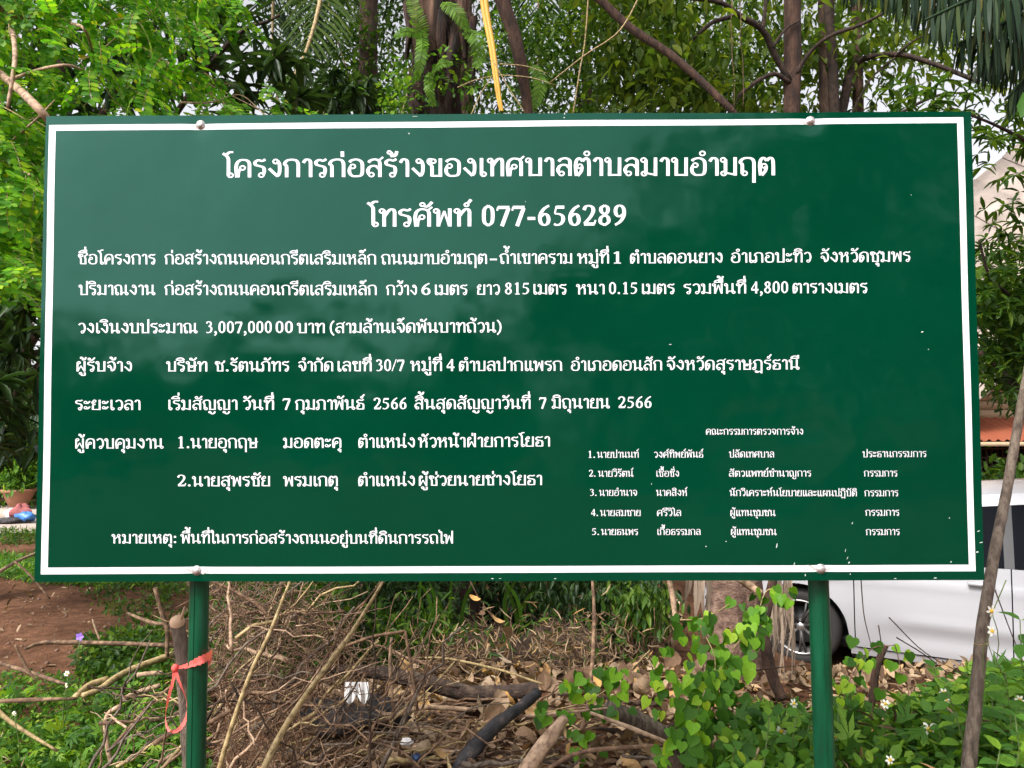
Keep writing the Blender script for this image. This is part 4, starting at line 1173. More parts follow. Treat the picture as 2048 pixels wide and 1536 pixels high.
# the tree with yellow-green leaves and dark crooked branches
sets = [crown_leaves(scatter([(1260, -100), (1750, -100), (1790, 100), (1760, 300), (1420, 300), (1300, 120)], 7.2, 9.5, 4900, 100, .19, r4), .11, .045, 'lance', .8, r4),
        crown_leaves(scatter([(1180, -60), (1420, -60), (1420, 200), (1200, 200)], 6.4, 7.6, 1500, 40, .2, r4), .12, .05, 'lance', .8, r4)]
tb = P(1582, 500, 7)
tree("yellow green tree whose slim trunk is leftmost of three above the sign", 'tree', (tb[0], tb[1], 0),
     [(tb[0], tb[1], -.1), P(1582, 500, 7), P(1583, 230, 7), P(1585, 100, 7), P(1583, -60, 7), P(1583, -250, 7)], [.085, .07, .075, .08, .075, .05], sets, M_barkred, M_yell,
     [([P(1578, 160, 6.95), P(1550, 110, 6.9), P(1525, 60, 6.8), P(1480, 32, 6.7), P(1440, 5, 6.6), P(1360, -5, 6.5)], [.030, .034, .03, .022, .014]),
      ([P(1470, 32, 6.75), P(1425, 45, 6.7), P(1390, 75, 6.7), P(1350, 110, 6.8)], [.02, .018, .01]),
      ([P(1580, 165, 6.95), P(1545, 148, 6.9), P(1490, 180, 6.8), P(1465, 215, 6.8), P(1450, 260, 6.8)], [.024, .02, .018, .012]),
      ([P(1590, 150, 6.95), P(1620, 105, 6.9), P(1660, 72, 6.8), P(1720, 50, 6.8), P(1780, 20, 6.7)], [.024, .018, .02, .01]),
      ([P(1525, 60, 6.8), P(1530, 20, 6.8), P(1535, -30, 6.8)], [.02, .012]),
      ([P(1545, 95, 6.85), P(1570, 60, 6.9), P(1600, 40, 6.9)], [.015, .008])], jit=.04)
tb = P(1652, 500, 7.4)
tree("slim double trunk in the middle of three above the sign, right of centre", 'tree', (tb[0], tb[1], 0),
     [(tb[0], tb[1], -.1), P(1656, 500, 7.4), P(1656, 230, 7.4), P(1653, 100, 7.4), P(1650, -60, 7.4), P(1640, -250, 7.4)], [.10, .085, .085, .078, .075, .05], [], M_bark, M_yell,
     [([P(1668, 300, 7.3), P(1668, 220, 7.3), P(1664, 100, 7.25), P(1655, 20, 7.2), P(1660, -60, 7.2)], [.05, .048, .04, .03])], jit=.04)
tb = P(1716, 500, 7.8)
tree("slim trunk rightmost of three above the sign with a long arched limb", 'tree', (tb[0], tb[1], 0),
     [(tb[0], tb[1], -.1), P(1716, 500, 7.8), P(1716, 230, 7.8), P(1714, 100, 7.8), P(1712, -60, 7.8), P(1712, -250, 7.8)], [.085, .06, .055, .055, .05, .04],
     [crown_leaves(scatter([(1700, -80), (2100, -40), (2060, 200), (1830, 150), (1740, 120)], 7.6, 9.0, 1250, 40, .16, r4), .12, .045, 'lance', .8, r4)], M_barkred, M_yell,
     [([P(1680, 240, 7.5), P(1700, 150, 7.5), P(1715, 125, 7.5), P(1745, 113, 7.4), P(1800, 109, 7.3), P(1850, 122, 7.2), P(1900, 140, 7.1), P(1960, 165, 7.0)], [.05, .042, .03, .026, .022, .02]),
      ([P(1790, 232, 7.2), P(1840, 205, 7.1), P(1880, 190, 7.0), P(1930, 185, 6.9)], [.016, .014, .009]),
      ([P(1700, 235, 7.4), P(1740, 160, 7.3), P(1790, 115, 7.3)], [.012, .008]), ([P(1790, 112, 7.3), P(1830, 80, 7.2), P(1880, 60, 7.1)], [.013, .006])], jit=.04)
# diagonal branch
mb = MB(); mb.tube(smooth_path([P(1130, -60, 6.2), P(1195, -5, 6.1), P(1260, 55, 6.0), P(1335, 105, 5.9), P(1400, 160, 5.8), P(1470, 228, 5.7), P(1560, 330, 6.0), P(1615, 410, 6.6), P(1656, 480, 7.35)], 6), [.036, .034, .03, .026, .022, .026], 8, jit=.06)
o = mb.build('fallen_bough', M_barkred, smooth=True); tag(o, "long brown bare bough slanting down behind the sign from upper middle", 'branch')
mb = MB(); mb.tube(smooth_path([P(1290, -30, 5.4), P(1240, 60, 5.4), P(1170, 110, 5.4), P(1100, 165, 5.4)], 6), [.006, .004], 5)
o = mb.build('thin_vine_stem', M_yelstick, smooth=True); tag(o, "thin pale stem slanting across the bare bough", 'stem')
mb = MB(); mb.tube(smooth_path([P(1178, -30, 5.6), P(1170, 80, 5.6), P(1158, 150, 5.6), P(1145, 235, 5.6)], 6), [.006, .005], 5)
o = mb.build('thin_vine_stem', M_yelstick, smooth=True); tag(o, "thin pale stem hanging left of the bare bough", 'stem')
for i, (x, L) in enumerate([(1462, .3), (1480, .3)]):
    mb = MB(); mb.tube(smooth_path(wiggle(P(x, -20, 6.4), P(x + 6, 215, 6.4), 8, .008, r=r4), 4), [.004, .003], 4)
    o = mb.build('hanging_vine', M_stick); tag(o, "thin dangling vine strand left of the three slim trunks, %s of two" % ('left one', 'right one')[i], 'vine', "dangling vine strands")

# ================================================================== 5. dark palm fronds hanging into the top right
M_palmr = mat_leaf('old_palm_leaf', [(0.0, (0.010, 0.024, 0.013)), (0.5, (0.022, 0.045, 0.020)), (0.8, (0.05, 0.075, 0.025)), (0.93, (0.09, 0.11, 0.03)), (1.0, (0.17, 0.11, 0.05))], 0.2, 0.5, spec=.15)
hp = empty('drooping_palm', (P(2300, 500, 4.6)[0], P(2300, 500, 4.6)[1], -.2), "dark drooping palm fronds hanging into the top right corner", 'palm')
tbx, tby = float(hp.location[0]), float(hp.location[1])
mb = MB(); mb.tube([(tbx, tby, -.2), (tbx, tby, 1.5), (tbx + .05, tby, 3.2), (tbx + .1, tby, 4.6)], [.20, .16], 12, jit=.05); mb.build('trunk', M_bark, hp, smooth=True)
htop = np.array([tbx + .1, tby, 4.6])
for i, (pts, L, n) in enumerate([
        ([P(2120, -260, 4.4), P(1960, -150, 4.2), P(1790, -70, 4.0), P(1680, -30, 3.9)], .44, 120),
        ([P(2180, -220, 4.2), P(2040, -140, 3.9), P(1880, -70, 3.7), P(1770, -20, 3.6)], .54, 130),
        ([P(2220, -120, 4.0), P(2110, -70, 3.7), P(1980, -20, 3.5), P(1850, 40, 3.45)], .50, 130),
        ([P(2240, -90, 4.0), P(2150, -20, 3.8), P(2040, 30, 3.6), P(1910, 90, 3.5)], .48, 120),
        ([P(2240, -20, 4.4), P(2140, 30, 4.2), P(2040, 80, 4.1), P(1950, 130, 4.1)], .48, 110),
        ([P(2280, 30, 4.0), P(2170, 80, 3.8), P(2080, 130, 3.7), P(2010, 200, 3.7)], .42, 90),
        ([P(2280, -260, 5.2), P(2080, -100, 5.0), P(1930, -30, 4.9), P(1810, 20, 4.9)], .58, 120)]):
    frond([htop] + pts, L, n, M_palmr, hp, r4, jd=.22, droop=1.7, wid=.020, spread=.40, rr=(.022, .006), mat_r=M_palm)

# right-edge broadleaf with lance leaves against the sky
sets = whorls([(1820, 130), (2060, 200), (2060, 330), (1900, 240), (1800, 260), (1760, 180)], 5.2, 6.4, 60, r4, .13, (5, 9), .3)
sets += whorls([(1950, 260), (2100, 260), (2100, 520), (1985, 500), (1950, 360)], 4.6, 5.8, 36, r4, .12, (5, 9), .3)
sets += whorls([(1960, 470), (2120, 500), (2120, 800), (2040, 830), (1950, 760)], 5.0, 6.6, 190, r4, .11, (6, 10), .3)
sets += [crown_leaves(scatter([(1940, 520), (2110, 540), (2110, 815), (1950, 800)], 5.2, 6.8, 3000, 44, .11, r4), .085, .045, 'oval', .6, r4)]
tb = P(2230, 900, 6)
tree("broad leafed tree at the right edge in front of the house roof", 'tree', (tb[0], tb[1], -.2),
     [(tb[0], tb[1], -.3), P(2230, 800, 6), P(2180, 560, 5.8), P(2150, 300, 5.6), P(2140, 100, 5.5)], [.08, .04], sets, M_bark, M_mid,
     [([P(2180, 560, 5.8), P(2060, 600, 5.6), P(1985, 560, 5.5), P(1958, 480, 5.4)], [.02, .008]), ([P(2160, 380, 5.7), P(2060, 290, 5.5), P(1990, 250, 5.4), P(1900, 215, 5.3)], [.02, .007]),
      ([P(2200, 720, 5.9), P(2090, 790, 5.6), P(2020, 760, 5.5), P(1960, 705, 5.4)], [.04, .03, .02])])
# one big near leaf
def single_leaf(p, d, n, L, W, kind, mat, name, label, cat, group=None):
    V, F, _, _ = leaves(np.array([p]), np.array([d], float), np.array([n], float), L, W, kind)
    o = build(name, V, F, mat, smooth=True); tag(o, label, cat, group); return o
single_leaf(P(2068, 175, 2.6), (-.35, 0, -.75), (-.4, -1, .3), .115, .062, 'oval', M_big, 'big_leaf', "single large oval leaf at the upper right edge", 'leaf')

# ================================================================== 6. house on the right
M_wall = mat_plain("cream_plaster", [(0.40, 0.29, 0.17), (0.50, 0.38, 0.24)], 1.5, 0.9, bstr=0.1)
M_roof = mat_plain("faded_beige_roof", [(0.3, (0.20, 0.16, 0.13)), (0.5, (0.36, 0.29, 0.24)), (0.7, (0.48, 0.40, 0.34))], 1.6, 0.85, bstr=0.3)
M_awn = mat_plain("orange_sheet_awning", [(0.24, 0.065, 0.032), (0.33, 0.10, 0.05)], 2, 0.5, bstr=0.1)
M_gate = mat_plain("dark_brown_lattice", [(0.05, 0.028, 0.018), (0.09, 0.05, 0.03)], 4, 0.6)
M_black = mat_plain("painted_interior_shade", [(0.012, 0.010, 0.009), (0.02, 0.016, 0.013)], 3, 0.9)
M_glassw = mat_plain("window_glass", [(0.03, 0.04, 0.05), (0.05, 0.06, 0.07)], 1, 0.1)
HY = 12.0
house = empty('house', (12, HY, 0), "cream house with beige gable roof and orange awning beyond the white car", 'house')
zr = lambda py, D=HY + 1.96: float(P(1990, py, D)[2])
z_gate0, z_gate1 = zr(985), zr(872); z_aw0, z_aw1 = zr(870), zr(835)
x0h, x1h = 5.6, 18.0
mb = MB(); mb.box(((x0h + x1h) / 2, HY + 3.0, 1.55), (x1h - x0h, 5.9, 3.5)); mb.build('wall', M_wall, house)
zt = zr(600)
for k in range(10):
    z = z_aw1 + .06 + k * .16
    mb = MB(); mb.box(((x0h + x1h) / 2, HY + .035, z), (x1h - x0h - .02, .03, .145)); mb.build('plank', M_wall, house)
# roof: gable seen obliquely, slope rising to the right, built of long sheets
ax0, az0 = P(1935, 480, 13.5)[0], P(1935, 480, 13.5)[2]
ax1, az1 = P(2075, 365, 13.5)[0], P(2075, 365, 13.5)[2]
sl = (az1 - az0) / (ax1 - ax0)
xr = [ax0 - 2.4 + .62 * k for k in range(12)]
for k in range(11):
    xa, xb = xr[k] + .01, xr[k + 1] - .01
    za, zb = az0 + (xa - ax0) * sl, az0 + (xb - ax0) * sl
    V = [(xa, 10.9, za - 2.6), (xb, 10.9, zb - 2.6), (xb, 15.5, zb + .25 + .02 * (k % 2)), (xa, 15.5, za + .25 + .02 * (k % 2))]
    V += [(a, b, c - .05) for a, b, c in V]
    mb = MB(); mb.add(V, [(0, 1, 2, 3), (7, 6, 5, 4), (0, 4, 5, 1), (1, 5, 6, 2), (2, 6, 7, 3), (3, 7, 4, 0)]); mb.build('roof_sheet', M_roof, house)
# awning, corrugated
n = 260; xa = np.linspace(x0h, x1h, n)
mb = MB(); cz = .025 * np.cos(xa * 2 * math.pi / .15)
mb.grid(np.array([np.stack([xa, np.full(n, HY + .05), z_aw1 + cz], 1), np.stack([xa, np.full(n, HY - 1.25), z_aw0 - .06 + cz], 1)]), flip=False)
mb.build('awning', M_awn, house, smooth=True)
mb = MB(); mb.box(((x0h + x1h) / 2, HY - 1.25, z_aw0 - .12), (x1h - x0h, .05, .07)); mb.build('awning_beam', M_wall, house)
mb = MB(); mb.box(((x0h + x1h) / 2, HY + .02 - .06, (z_gate0 - .4 + z_gate1) / 2), (x1h - x0h, .04, z_gate1 - z_gate0 + .4)); mb.build('doorway_shade', M_black, house)  # solid near-black slab, the opening's darkness is put into its colour
for k in range(60):
    x = x0h + 1.2 + k * .095
    mb = MB(); mb.box((x, HY - .30, (z_gate0 - .1 + z_gate1) / 2), (.030, .02, z_gate1 - z_gate0 + .1)); mb.build('gate_bar', M_gate, house)
for z in np.linspace(z_gate0, z_gate1 - .05, 7):
    mb = MB(); mb.box((x0h + 1.2 + 2.8, HY - .325, z), (5.8, .02, .03)); mb.build('gate_rail', M_gate, house)
mb = MB(); mb.box((P(2012, 610, 13.8)[0], HY - .02, P(2012, 618, 13.8)[2]), (.9, .05, .5)); w_ = mb.build('window', M_glassw, house)
# plants in front of the house
for i, (px, py, D, lb) in enumerate([(1985, 975, 11, "leafy potted plant before the dark lattice gate"), (2040, 960, 11.4, "bushy garden plant beside the lattice gate, at the right edge")]):
    c = P(px, py, D)
    tree(lb, 'garden_plant', (c[0], c[1], float(gh(c[0], c[1]))), [(c[0], c[1], float(gh(c[0], c[1]))), c - np.array([0, 0, .2]), c], [.02, .01],
         [crown_leaves(c + r4.normal(0, .22, (420, 3)) * np.array([1.2, 1, .7]), .14, .06, 'oval', .3, r4)], M_bark, M_mid, cat='plant')


# ================================================================== white car
M_cwhite = mat_plain("white_car_paint", [(0.41, 0.41, 0.425), (0.46, 0.46, 0.475)], 1.0, 0.25, bstr=0, coat=0.6)
M_tyre = mat_plain("tyre_rubber", [(0.016, 0.015, 0.015), (0.035, 0.032, 0.03)], 8, 0.85, bstr=0.2)
M_chrome = mat_plain("bright_alloy", [(0.30, 0.29, 0.28), (0.55, 0.54, 0.53)], 12, 0.35, 0.8, bstr=0.05)
M_dalloy = mat_plain('dusty_dark_alloy', [(0.04, 0.038, 0.035), (0.09, 0.085, 0.08)], 12, 0.5, 0.5, bstr=0.05)
M_cglass = mat_plain("dark_car_glass", [(0.003, 0.004, 0.006), (0.006, 0.007, 0.010)], 2, 0.5, bstr=0, spec=.02)
M_trim = mat_plain("black_plastic_trim", [(0.012, 0.012, 0.012), (0.025, 0.025, 0.025)], 6, 0.55, bstr=0.05)
M_tail = mat_plain("red_lamp_plastic", [(0.35, 0.01, 0.01), (0.45, 0.02, 0.02)], 3, 0.2, bstr=0)

CAR_O = np.array([P(1598, 1270, 6.05)[0], P(1598, 1270, 6.05)[1], -0.24])   # ground point under the visible wheel's centre
ca_ = R(-30)
AX = np.array([math.cos(ca_), math.sin(ca_), 0])      # along the car, from the visible wheel towards the right
AY = np.array([-math.sin(ca_), math.cos(ca_), 0])     # away from the viewer
AZ = np.array([0, 0, 1.0])
car = empty('parked_car', CAR_O, "white parked car with dark windows and alloy wheel, half hidden by the sign", 'car')


def cw(u, v, w):
    """car coordinates: u along, v depth across (0 = near side), w up"""
    return CAR_O + AX * u + AY * v + AZ * w


WID = 1.72
ARCH_R = .355; HUB = .30; WB = 2.62
# side profile lines along u (from -0.78 to 3.5)
def roof(u): return float(np.interp(u, [-.82, -.6, -.1, .35, .9, 1.6, 2.3, 2.8, 3.4, 3.45], [.78, .84, .92, 1.02, 1.33, 1.40, 1.36, 1.24, .98, .9]))
def belt(u): return float(np.interp(u, [-.82, -.2, .5, 2.6, 3.45], [.74, .80, .875, .90, .86]))
def inset(u, w):
    """how far the near side is set back at height w"""
    b = belt(u)
    v = 0.0
    v += .03 * ((w - .55) / .3) ** 2 if w < .55 else .012 * ((w - .55) / .3) ** 2
    if w > b: v += (w - b) * .42
    v += .16 * max(0, (-.35 - u) / .47) ** 2 + .12 * max(0, (u - 3.0) / .45) ** 2
    # crease and hollow along the doors
    v += .016 * math.exp(-((w - .34) / .06) ** 2) * float(sstep(.45, .8, u)) - .008 * math.exp(-((w - .45) / .03) ** 2) * float(sstep(.5, .9, u))
    v -= .008 * math.exp(-((w - .72) / .03) ** 2)
    return v


def low(u):
    """lower edge of the body: sill height, with round arches cut out"""
    z = .215
    for c in (0, WB):
        if abs(u - c) < ARCH_R: z = max(z, HUB + math.sqrt(ARCH_R ** 2 - (u - c) ** 2) * .98)
    return z


def side_panel(u0, u1, n, wtop, name, mat, m=22, parent=car, far=False, wbot=None, d=0.0):
    us = np.linspace(u0, u1, n)
    rows = []
    for u in us:
        a = low(u) if wbot is None else wbot(u); b = wtop(u)
        rows.append([cw(u, (inset(u, w) + d) if not far else WID - inset(u, w) - d, w) for w in np.linspace(a, b, m)])
    mb = MB(); mb.grid(np.array(rows), flip=far)
    return mb.build(name, mat, parent, smooth=True)


for far in (False, True):
    side_panel(-.80, .395, 90, belt, 'fender', M_cwhite, far=far)
    d1 = side_panel(.403, 1.395, 20, belt, 'door', M_cwhite, far=far)
    d2 = side_panel(1.403, 2.22, 20, belt, 'door', M_cwhite, far=far)
    side_panel(2.228, 3.45, 90, belt, 'rear_quarter', M_cwhite, far=far)
    # glass and pillars
    side_panel(.55, 1.36, 14, lambda u: max(belt(u) + .02, roof(u) - .075), 'window', M_cglass, m=8, far=far, wbot=lambda u: belt(u) + .006, d=.004)
    side_panel(1.42, 2.35, 14, lambda u: roof(u) - .075, 'window', M_cglass, m=8, far=far, wbot=lambda u: belt(u) + .006, d=.004)
    side_panel(1.36, 1.42, 3, lambda u: roof(u) - .07, 'pillar', M_trim, m=6, far=far, wbot=lambda u: belt(u), d=.002)
    side_panel(.35, 2.9, 40, lambda u: max(roof(u), belt(u) + .01), 'roof_rail', M_cwhite, m=5, far=far, wbot=lambda u: max(belt(u) + .003, roof(u) - .078), d=-.002)
    side_panel(2.35, 2.9, 8, lambda u: max(belt(u) + .01, roof(u) - .07), 'pillar', M_cwhite, m=6, far=far, wbot=lambda u: belt(u), d=.001)
    side_panel(ARCH_R + .01, WB - ARCH_R - .01, 20, lambda u: .203, 'sill', M_cwhite, m=4, far=far, wbot=lambda u: .150, d=.012)
    side_panel(ARCH_R + .01, WB - ARCH_R - .01, 20, lambda u: .152, 'lower_sill', M_trim, m=4, far=far, wbot=lambda u: .120, d=.035)
side_panel(ARCH_R + .01, WB - ARCH_R - .01, 20, lambda u: .235, 'sill_gap_shade', M_trim, m=4, wbot=lambda u: .19, d=.03)  # near-black backing strip, shade of the door-to-sill gap put into its colour
# door handles
for u in (1.22, 2.08):
    mb = MB(); mb.box(cw(u, inset(u, .77) - .022, .77), (.16, .03, .028), np.array([AX, AY, AZ])); mb.build('handle', M_cwhite, car)
# top skin
us = np.linspace(-.80, 3.45, 60)
rows = []
for u in us:
    b = belt(u); top_ = max(roof(u), b)
    e = inset(u, top_)
    rows.append([cw(u, e + (WID - 2 * e) * t, top_ + .06 * math.sin(math.pi * t)) for t in np.linspace(0, 1, 14)])
rows = np.array(rows)
def seg(i0, i1, name, mat, dz=0.0):
    mb = MB(); q = rows[i0:i1 + 1].copy(); q[:, :, 2] += dz; mb.grid(q, flip=False); return mb.build(name, mat, car, smooth=True)
ia = int(np.searchsorted(us, .35)); ib = int(np.searchsorted(us, .92)); ic = int(np.searchsorted(us, 2.45)); id_ = int(np.searchsorted(us, 3.2))
seg(0, ia, 'bonnet', M_cwhite); seg(ia, ib, 'windscreen', M_cglass, .004); seg(ib, ic, 'roof', M_cwhite); seg(ic, id_, 'rear_window', M_cglass, .004); seg(id_, len(us) - 1, 'boot_lid', M_cwhite)
for u, nm in ((-.80, 'front_bumper'), (3.45, 'rear_bumper')):
    mb = MB(); q = []
    for w in np.linspace(.2, belt(u), 8):
        e = inset(u, w); bul = .10 * math.sin(math.pi * (w - .1) / .8) * (-1 if u < 0 else 1)
        q.append([cw(u + bul * math.sin(math.pi * t), e + (WID - 2 * e) * t, w) for t in np.linspace(0, 1, 12)])
    mb.grid(np.array(q), flip=(u > 0)); mb.build(nm, M_cwhite, car, smooth=True)
mb = MB(); mb.box(cw(1.3, WID / 2, .2), (3.9, WID - .35, .08), np.array([AX, AY, AZ])); mb.build('underbody', M_trim, car)
mb = MB(); mb.box(cw(1.4, WID / 2, .55), (1.9, WID - .5, .5), np.array([AX, AY, AZ])); mb.build('seats', M_trim, car)
for c in (0, WB):
    for v0, sg in ((0.06, 1), (WID - .06, -1)):
        # inner arch
        mb = MB(); a = np.linspace(0, math.pi, 18)
        q = [[cw(c + math.cos(t) * ARCH_R, v, HUB + math.sin(t) * ARCH_R * .98) for v in (v0 - .03 * sg, v0 + .3 * sg)] for t in a]
        mb.grid(np.array(q)); mb.build('wheel_arch', M_trim, car, smooth=True)
        w_ = empty_w = bpy.data.objects.new('wheel', None); COL.objects.link(w_); w_.parent = car
        cen = cw(c, v0, HUB); w_.location = Vector(cen) - car.location; w_.empty_display_size = .1
        ax = -AY * sg
        def part_l(name, prof, mat, n=40):
            mb = MB(); mb.lathe(cen, prof, ax, n); o = mb.build(name, mat, w_, smooth=True); return o
        part_l('tyre', [(.195, -.19), (.255, -.19), (.292, -.165), (.30, -.10), (.30, -.08), (.292, -.015), (.262, .008), (.215, .004), (.205, -.01)], M_tyre)
        part_l('rim', [(.205, -.02), (.213, .008), (.206, .014), (.196, .0), (.188, -.05), (.185, -.16)], M_chrome)
        part_l('hub', [(.0, .0), (.028, -.002), (.034, -.012), (.045, -.03), (.05, -.08)], M_chrome, 20)
        part_l('brake_disc', [(.0, -.09), (.14, -.09), (.14, -.10)], M_trim, 24)
        for k in range(7):
            t = k * 2 * math.pi / 7 + .3
            for dt in (-.075, .075):
                mb = MB(); uu = AX * math.cos(t) + AZ * math.sin(t); u2 = AX * math.cos(t + dt * 1.6) + AZ * math.sin(t + dt * 1.6)
                mb.tube([cen + uu * .03 + ax * -.015, cen + (uu * .5 + u2 * .5) * .11 + ax * -.008, cen + u2 * .20 + ax * -.004], [.013, .010, .010], 6)
                mb.build('spoke', M_dalloy, w_, smooth=True)
# lamps
mb = MB(); mb.box(cw(-.78, .22, .62), (.10, .26, .14), np.array([AX, AY, AZ])); mb.build('headlight', M_cglass, car)
mb = MB(); mb.box(cw(-.78, WID - .22, .62), (.10, .26, .14), np.array([AX, AY, AZ])); mb.build('headlight', M_cglass, car)


# ================================================================== small things near the sign
r5 = np.random.RandomState(61)


def G_(px, py):
    """ground point seen at a pixel"""
    d = ray(px, py); s = 1.0
    for _ in range(60):
        p = CAM + d * s
        h = float(gh(p[0], p[1])) - p[2]
        if h >= 0: break
        s += max(.02, -h * .8)
    return CAM + d * s


def stick(name, pp, w, mat, label, cat='stick', group=None, n=6, sm=5, jit=.08, parent=None):
    """pp: (px, py, depth); w: radii"""
    pts = np.array([P(*q) for q in pp])
    if len(pts) > 2: pts = smooth_path(pts, sm)
    mb = MB(); mb.tube(pts, w, n, jit=jit)
    o = mb.build(name, mat, parent, smooth=True)
    if parent is None: tag(o, label, cat, group)
    return o


# -- slim leaning tree at the right
lt = empty('young_tree', P(1940, 1500, 2.42), "slim leaning grey brown tree stem in front of the white car", 'tree')
pts = smooth_path([P(1922, 1760, 2.38), P(1938, 1530, 2.4), P(1952, 1400, 2.42), P(1966, 1250, 2.45), P(1990, 1100, 2.5), P(2010, 1000, 2.55), P(2034, 860, 2.6), P(2052, 760, 2.6), P(2090, 560, 2.7), P(2150, 250, 2.8)], 6)
mb = MB(); mb.tube(pts, [.022, .0205, .019, .0175, .0155, .0145, .013, .011], 10, jit=.05); mb.build('trunk', M_grey, lt, smooth=True)
pts_ring = P(1963, 1285, 2.44)
mb = MB(); a = np.linspace(0, 2 * math.pi, 19); mb.tube(np.array([pts_ring + np.array([.0200 * math.cos(t), .0200 * math.sin(t), .004 * math.cos(t)]) for t in a]), .0016, 5); o = mb.build('wire_ring', M_yelstick); tag(o, "thin pale wire looped round the slim leaning tree stem", 'wire')

# -- stump by the left post, ribbon
stp = empty('cut_sapling', P(360, 1536, 2.2), "cut off sapling stump standing right beside the left post", 'stump')
pts = smooth_path([P(405, 2080, 2.17), P(390, 1750, 2.16), P(384, 1600, 2.16), P(376, 1450, 2.16), P(366, 1330, 2.16), P(358, 1262, 2.16), P(354, 1243, 2.16)], 5)
mb = MB(); mb.tube(pts, [.022, .020, .020, .022, .020, .019, .022], 10, jit=.09); mb.build('stem', M_grey, stp, smooth=True)
M_cut = mat_plain("fresh_cut_wood", [(0.55, 0.34, 0.20), (0.66, 0.45, 0.29)], 30, 0.8, bstr=.2)
mb = MB(); c = P(354, 1240, 2.15); mb.lathe(c, [(0.0, .008), (.012, .006), (.019, .0), (.021, -.010)], (.1, -.55, .85), 10); mb.build('cut_face', M_cut, stp)
mb = MB(); mb.tube([P(362, 1238, 2.15), P(366, 1225, 2.15), P(369, 1214, 2.14)], [.005, .002], 5); mb.build('splinter', M_cut, stp)

M_rib = mat_leaf("salmon_pink_ribbon", [(0.0, (0.95, 0.17, 0.155)), (1.0, (0.98, 0.21, 0.19))], .25, .5, tboost=1.0)
def ribbon(pts, w, wd):
    pts = smooth_path(pts, 7); rows = []
    m = len(pts); ws = np.interp(np.linspace(0, 1, m), np.linspace(0, 1, len(w)), w)
    t = np.gradient(pts, axis=0); t /= np.linalg.norm(t, axis=1)[:, None]
    for i in range(m):
        a = np.asarray(wd(i / (m - 1)), float); a = a - t[i] * np.dot(a, t[i]); a /= np.linalg.norm(a)
        k = 1 + .16 * math.sin(i * 1.9) ; cr_ = .0014 * math.sin(i * 2.7)
        rows.append([pts[i] - a * ws[i] * k / 2, pts[i] - a * ws[i] * .2 + np.array([0, cr_, 0]), pts[i] + np.array([0, .0010 - cr_, 0]), pts[i] + a * ws[i] * .25 + np.array([0, cr_, 0]), pts[i] + a * ws[i] / k / 2])
    return np.array(rows)
rib = empty('ribbon', P(352, 1335, 1.97), "salmon pink ribbon tied round the left post and sapling with a hanging loop", 'ribbon')
yf = 1.9625 + .052 - .0262 - .009
mb = MB()
rows = ribbon([P(345, 1338, 2.13), P(362, 1334, 2.10), P(378, 1330, yf + .014), P(398, 1322, yf - .002), P(413, 1315, yf + .006), P(423, 1309, 2.01), P(420, 1322, 2.05), P(400, 1330, 2.07), P(352, 1335, 2.19)],
              [.011, .008, .013, .020, .022, .021, .016, .010, .010], lambda s: (0.1, 0, 1))
mb.grid(rows); mb.build('band', M_rib, rib, smooth=True)
mb = MB()
rows = ribbon([P(350, 1333, 2.12), P(346, 1362, 2.11), P(336, 1400, 2.10), P(331, 1436, 2.10), P(336, 1458, 2.09), P(348, 1464, 2.08), P(364, 1452, 2.07), P(375, 1426, 2.07), P(370, 1392, 2.08), P(358, 1362, 2.10), P(350, 1335, 2.12)],
              [.010, .008, .0075, .007, .0065, .008, .011, .013, .010, .008, .008], lambda s: (math.cos(s * 6), .35, math.sin(s * 6) * .5))
mb.grid(rows); mb.build('loop', M_rib, rib, smooth=True)
mb = MB(); mb.lathe(P(350, 1336, 2.115), [(0, .012), (.007, .009), (.010, 0), (.006, -.010), (0, -.012)], (0.3, -.2, 1), 10); mb.build('knot', M_rib, rib, smooth=True)

M_darklog = mat_plain('dark_wet_bark', [(0.3, (0.015, 0.010, 0.008)), (0.5, (0.05, 0.03, 0.02)), (0.7, (0.13, 0.085, 0.055))], 26, 0.85, bstr=0.9, bdist=0.012)
# -- brush pile -------------------------------------------------------------
stick('branch', [(405, 1740, 2.45), (425, 1600, 2.5), (455, 1480, 2.5), (500, 1350, 2.55), (540, 1265, 2.6), (565, 1200, 2.65), (583, 1150, 2.7), (600, 1050, 2.8)], [.011, .009, .0075, .006, .004], M_yelstick, "long thin yellowish branch leaning right, nearest the left post", 'branch')
stick('branch', [(430, 1790, 2.3), (505, 1590, 2.35), (545, 1500, 2.4), (588, 1425, 2.45), (650, 1338, 2.5), (700, 1270, 2.6), (735, 1215, 2.65), (768, 1160, 2.7), (790, 1120, 2.75)], [.013, .0115, .0105, .009, .0065, .003], M_yelstick, "thicker pale yellow branch leaning right across the brush pile", 'branch')
stick('log', [(648, 1336, 3.4), (760, 1346, 3.45), (850, 1365, 3.5), (960, 1390, 3.55), (1075, 1378, 3.6)], [.018, .030, .036, .040, .036], M_darklog, "dark brown log lying across the middle of the litter", 'log', n=9)
stick('log', [(1000, 1620, 2.7), (1060, 1530, 2.75), (1100, 1475, 2.8), (1130, 1435, 2.85)], [.032, .030, .028, .016], M_palebark, "peeled pale orange log at the bottom edge of the litter", 'log', n=9)
stick('log', [(1215, 1418, 3.0), (1270, 1438, 3.05), (1345, 1478, 3.1)], [.032, .036, .034], M_grey, "short grey log lying beside the heart leaved vine", 'log', n=10)
stick('log', [(1470, 1425, 3.3), (1560, 1434, 3.3), (1660, 1440, 3.3), (1740, 1438, 3.35)], [.020, .030, .034, .026], M_palebark, "tan fallen limb lying behind the right post's foot", 'log', n=9)
stick('log', [(1700, 1410, 3.35), (1735, 1425, 3.35), (1770, 1445, 3.3)], [.014, .022, .012], M_palebark, "forked tan limb end right of the right post", 'log', n=8)
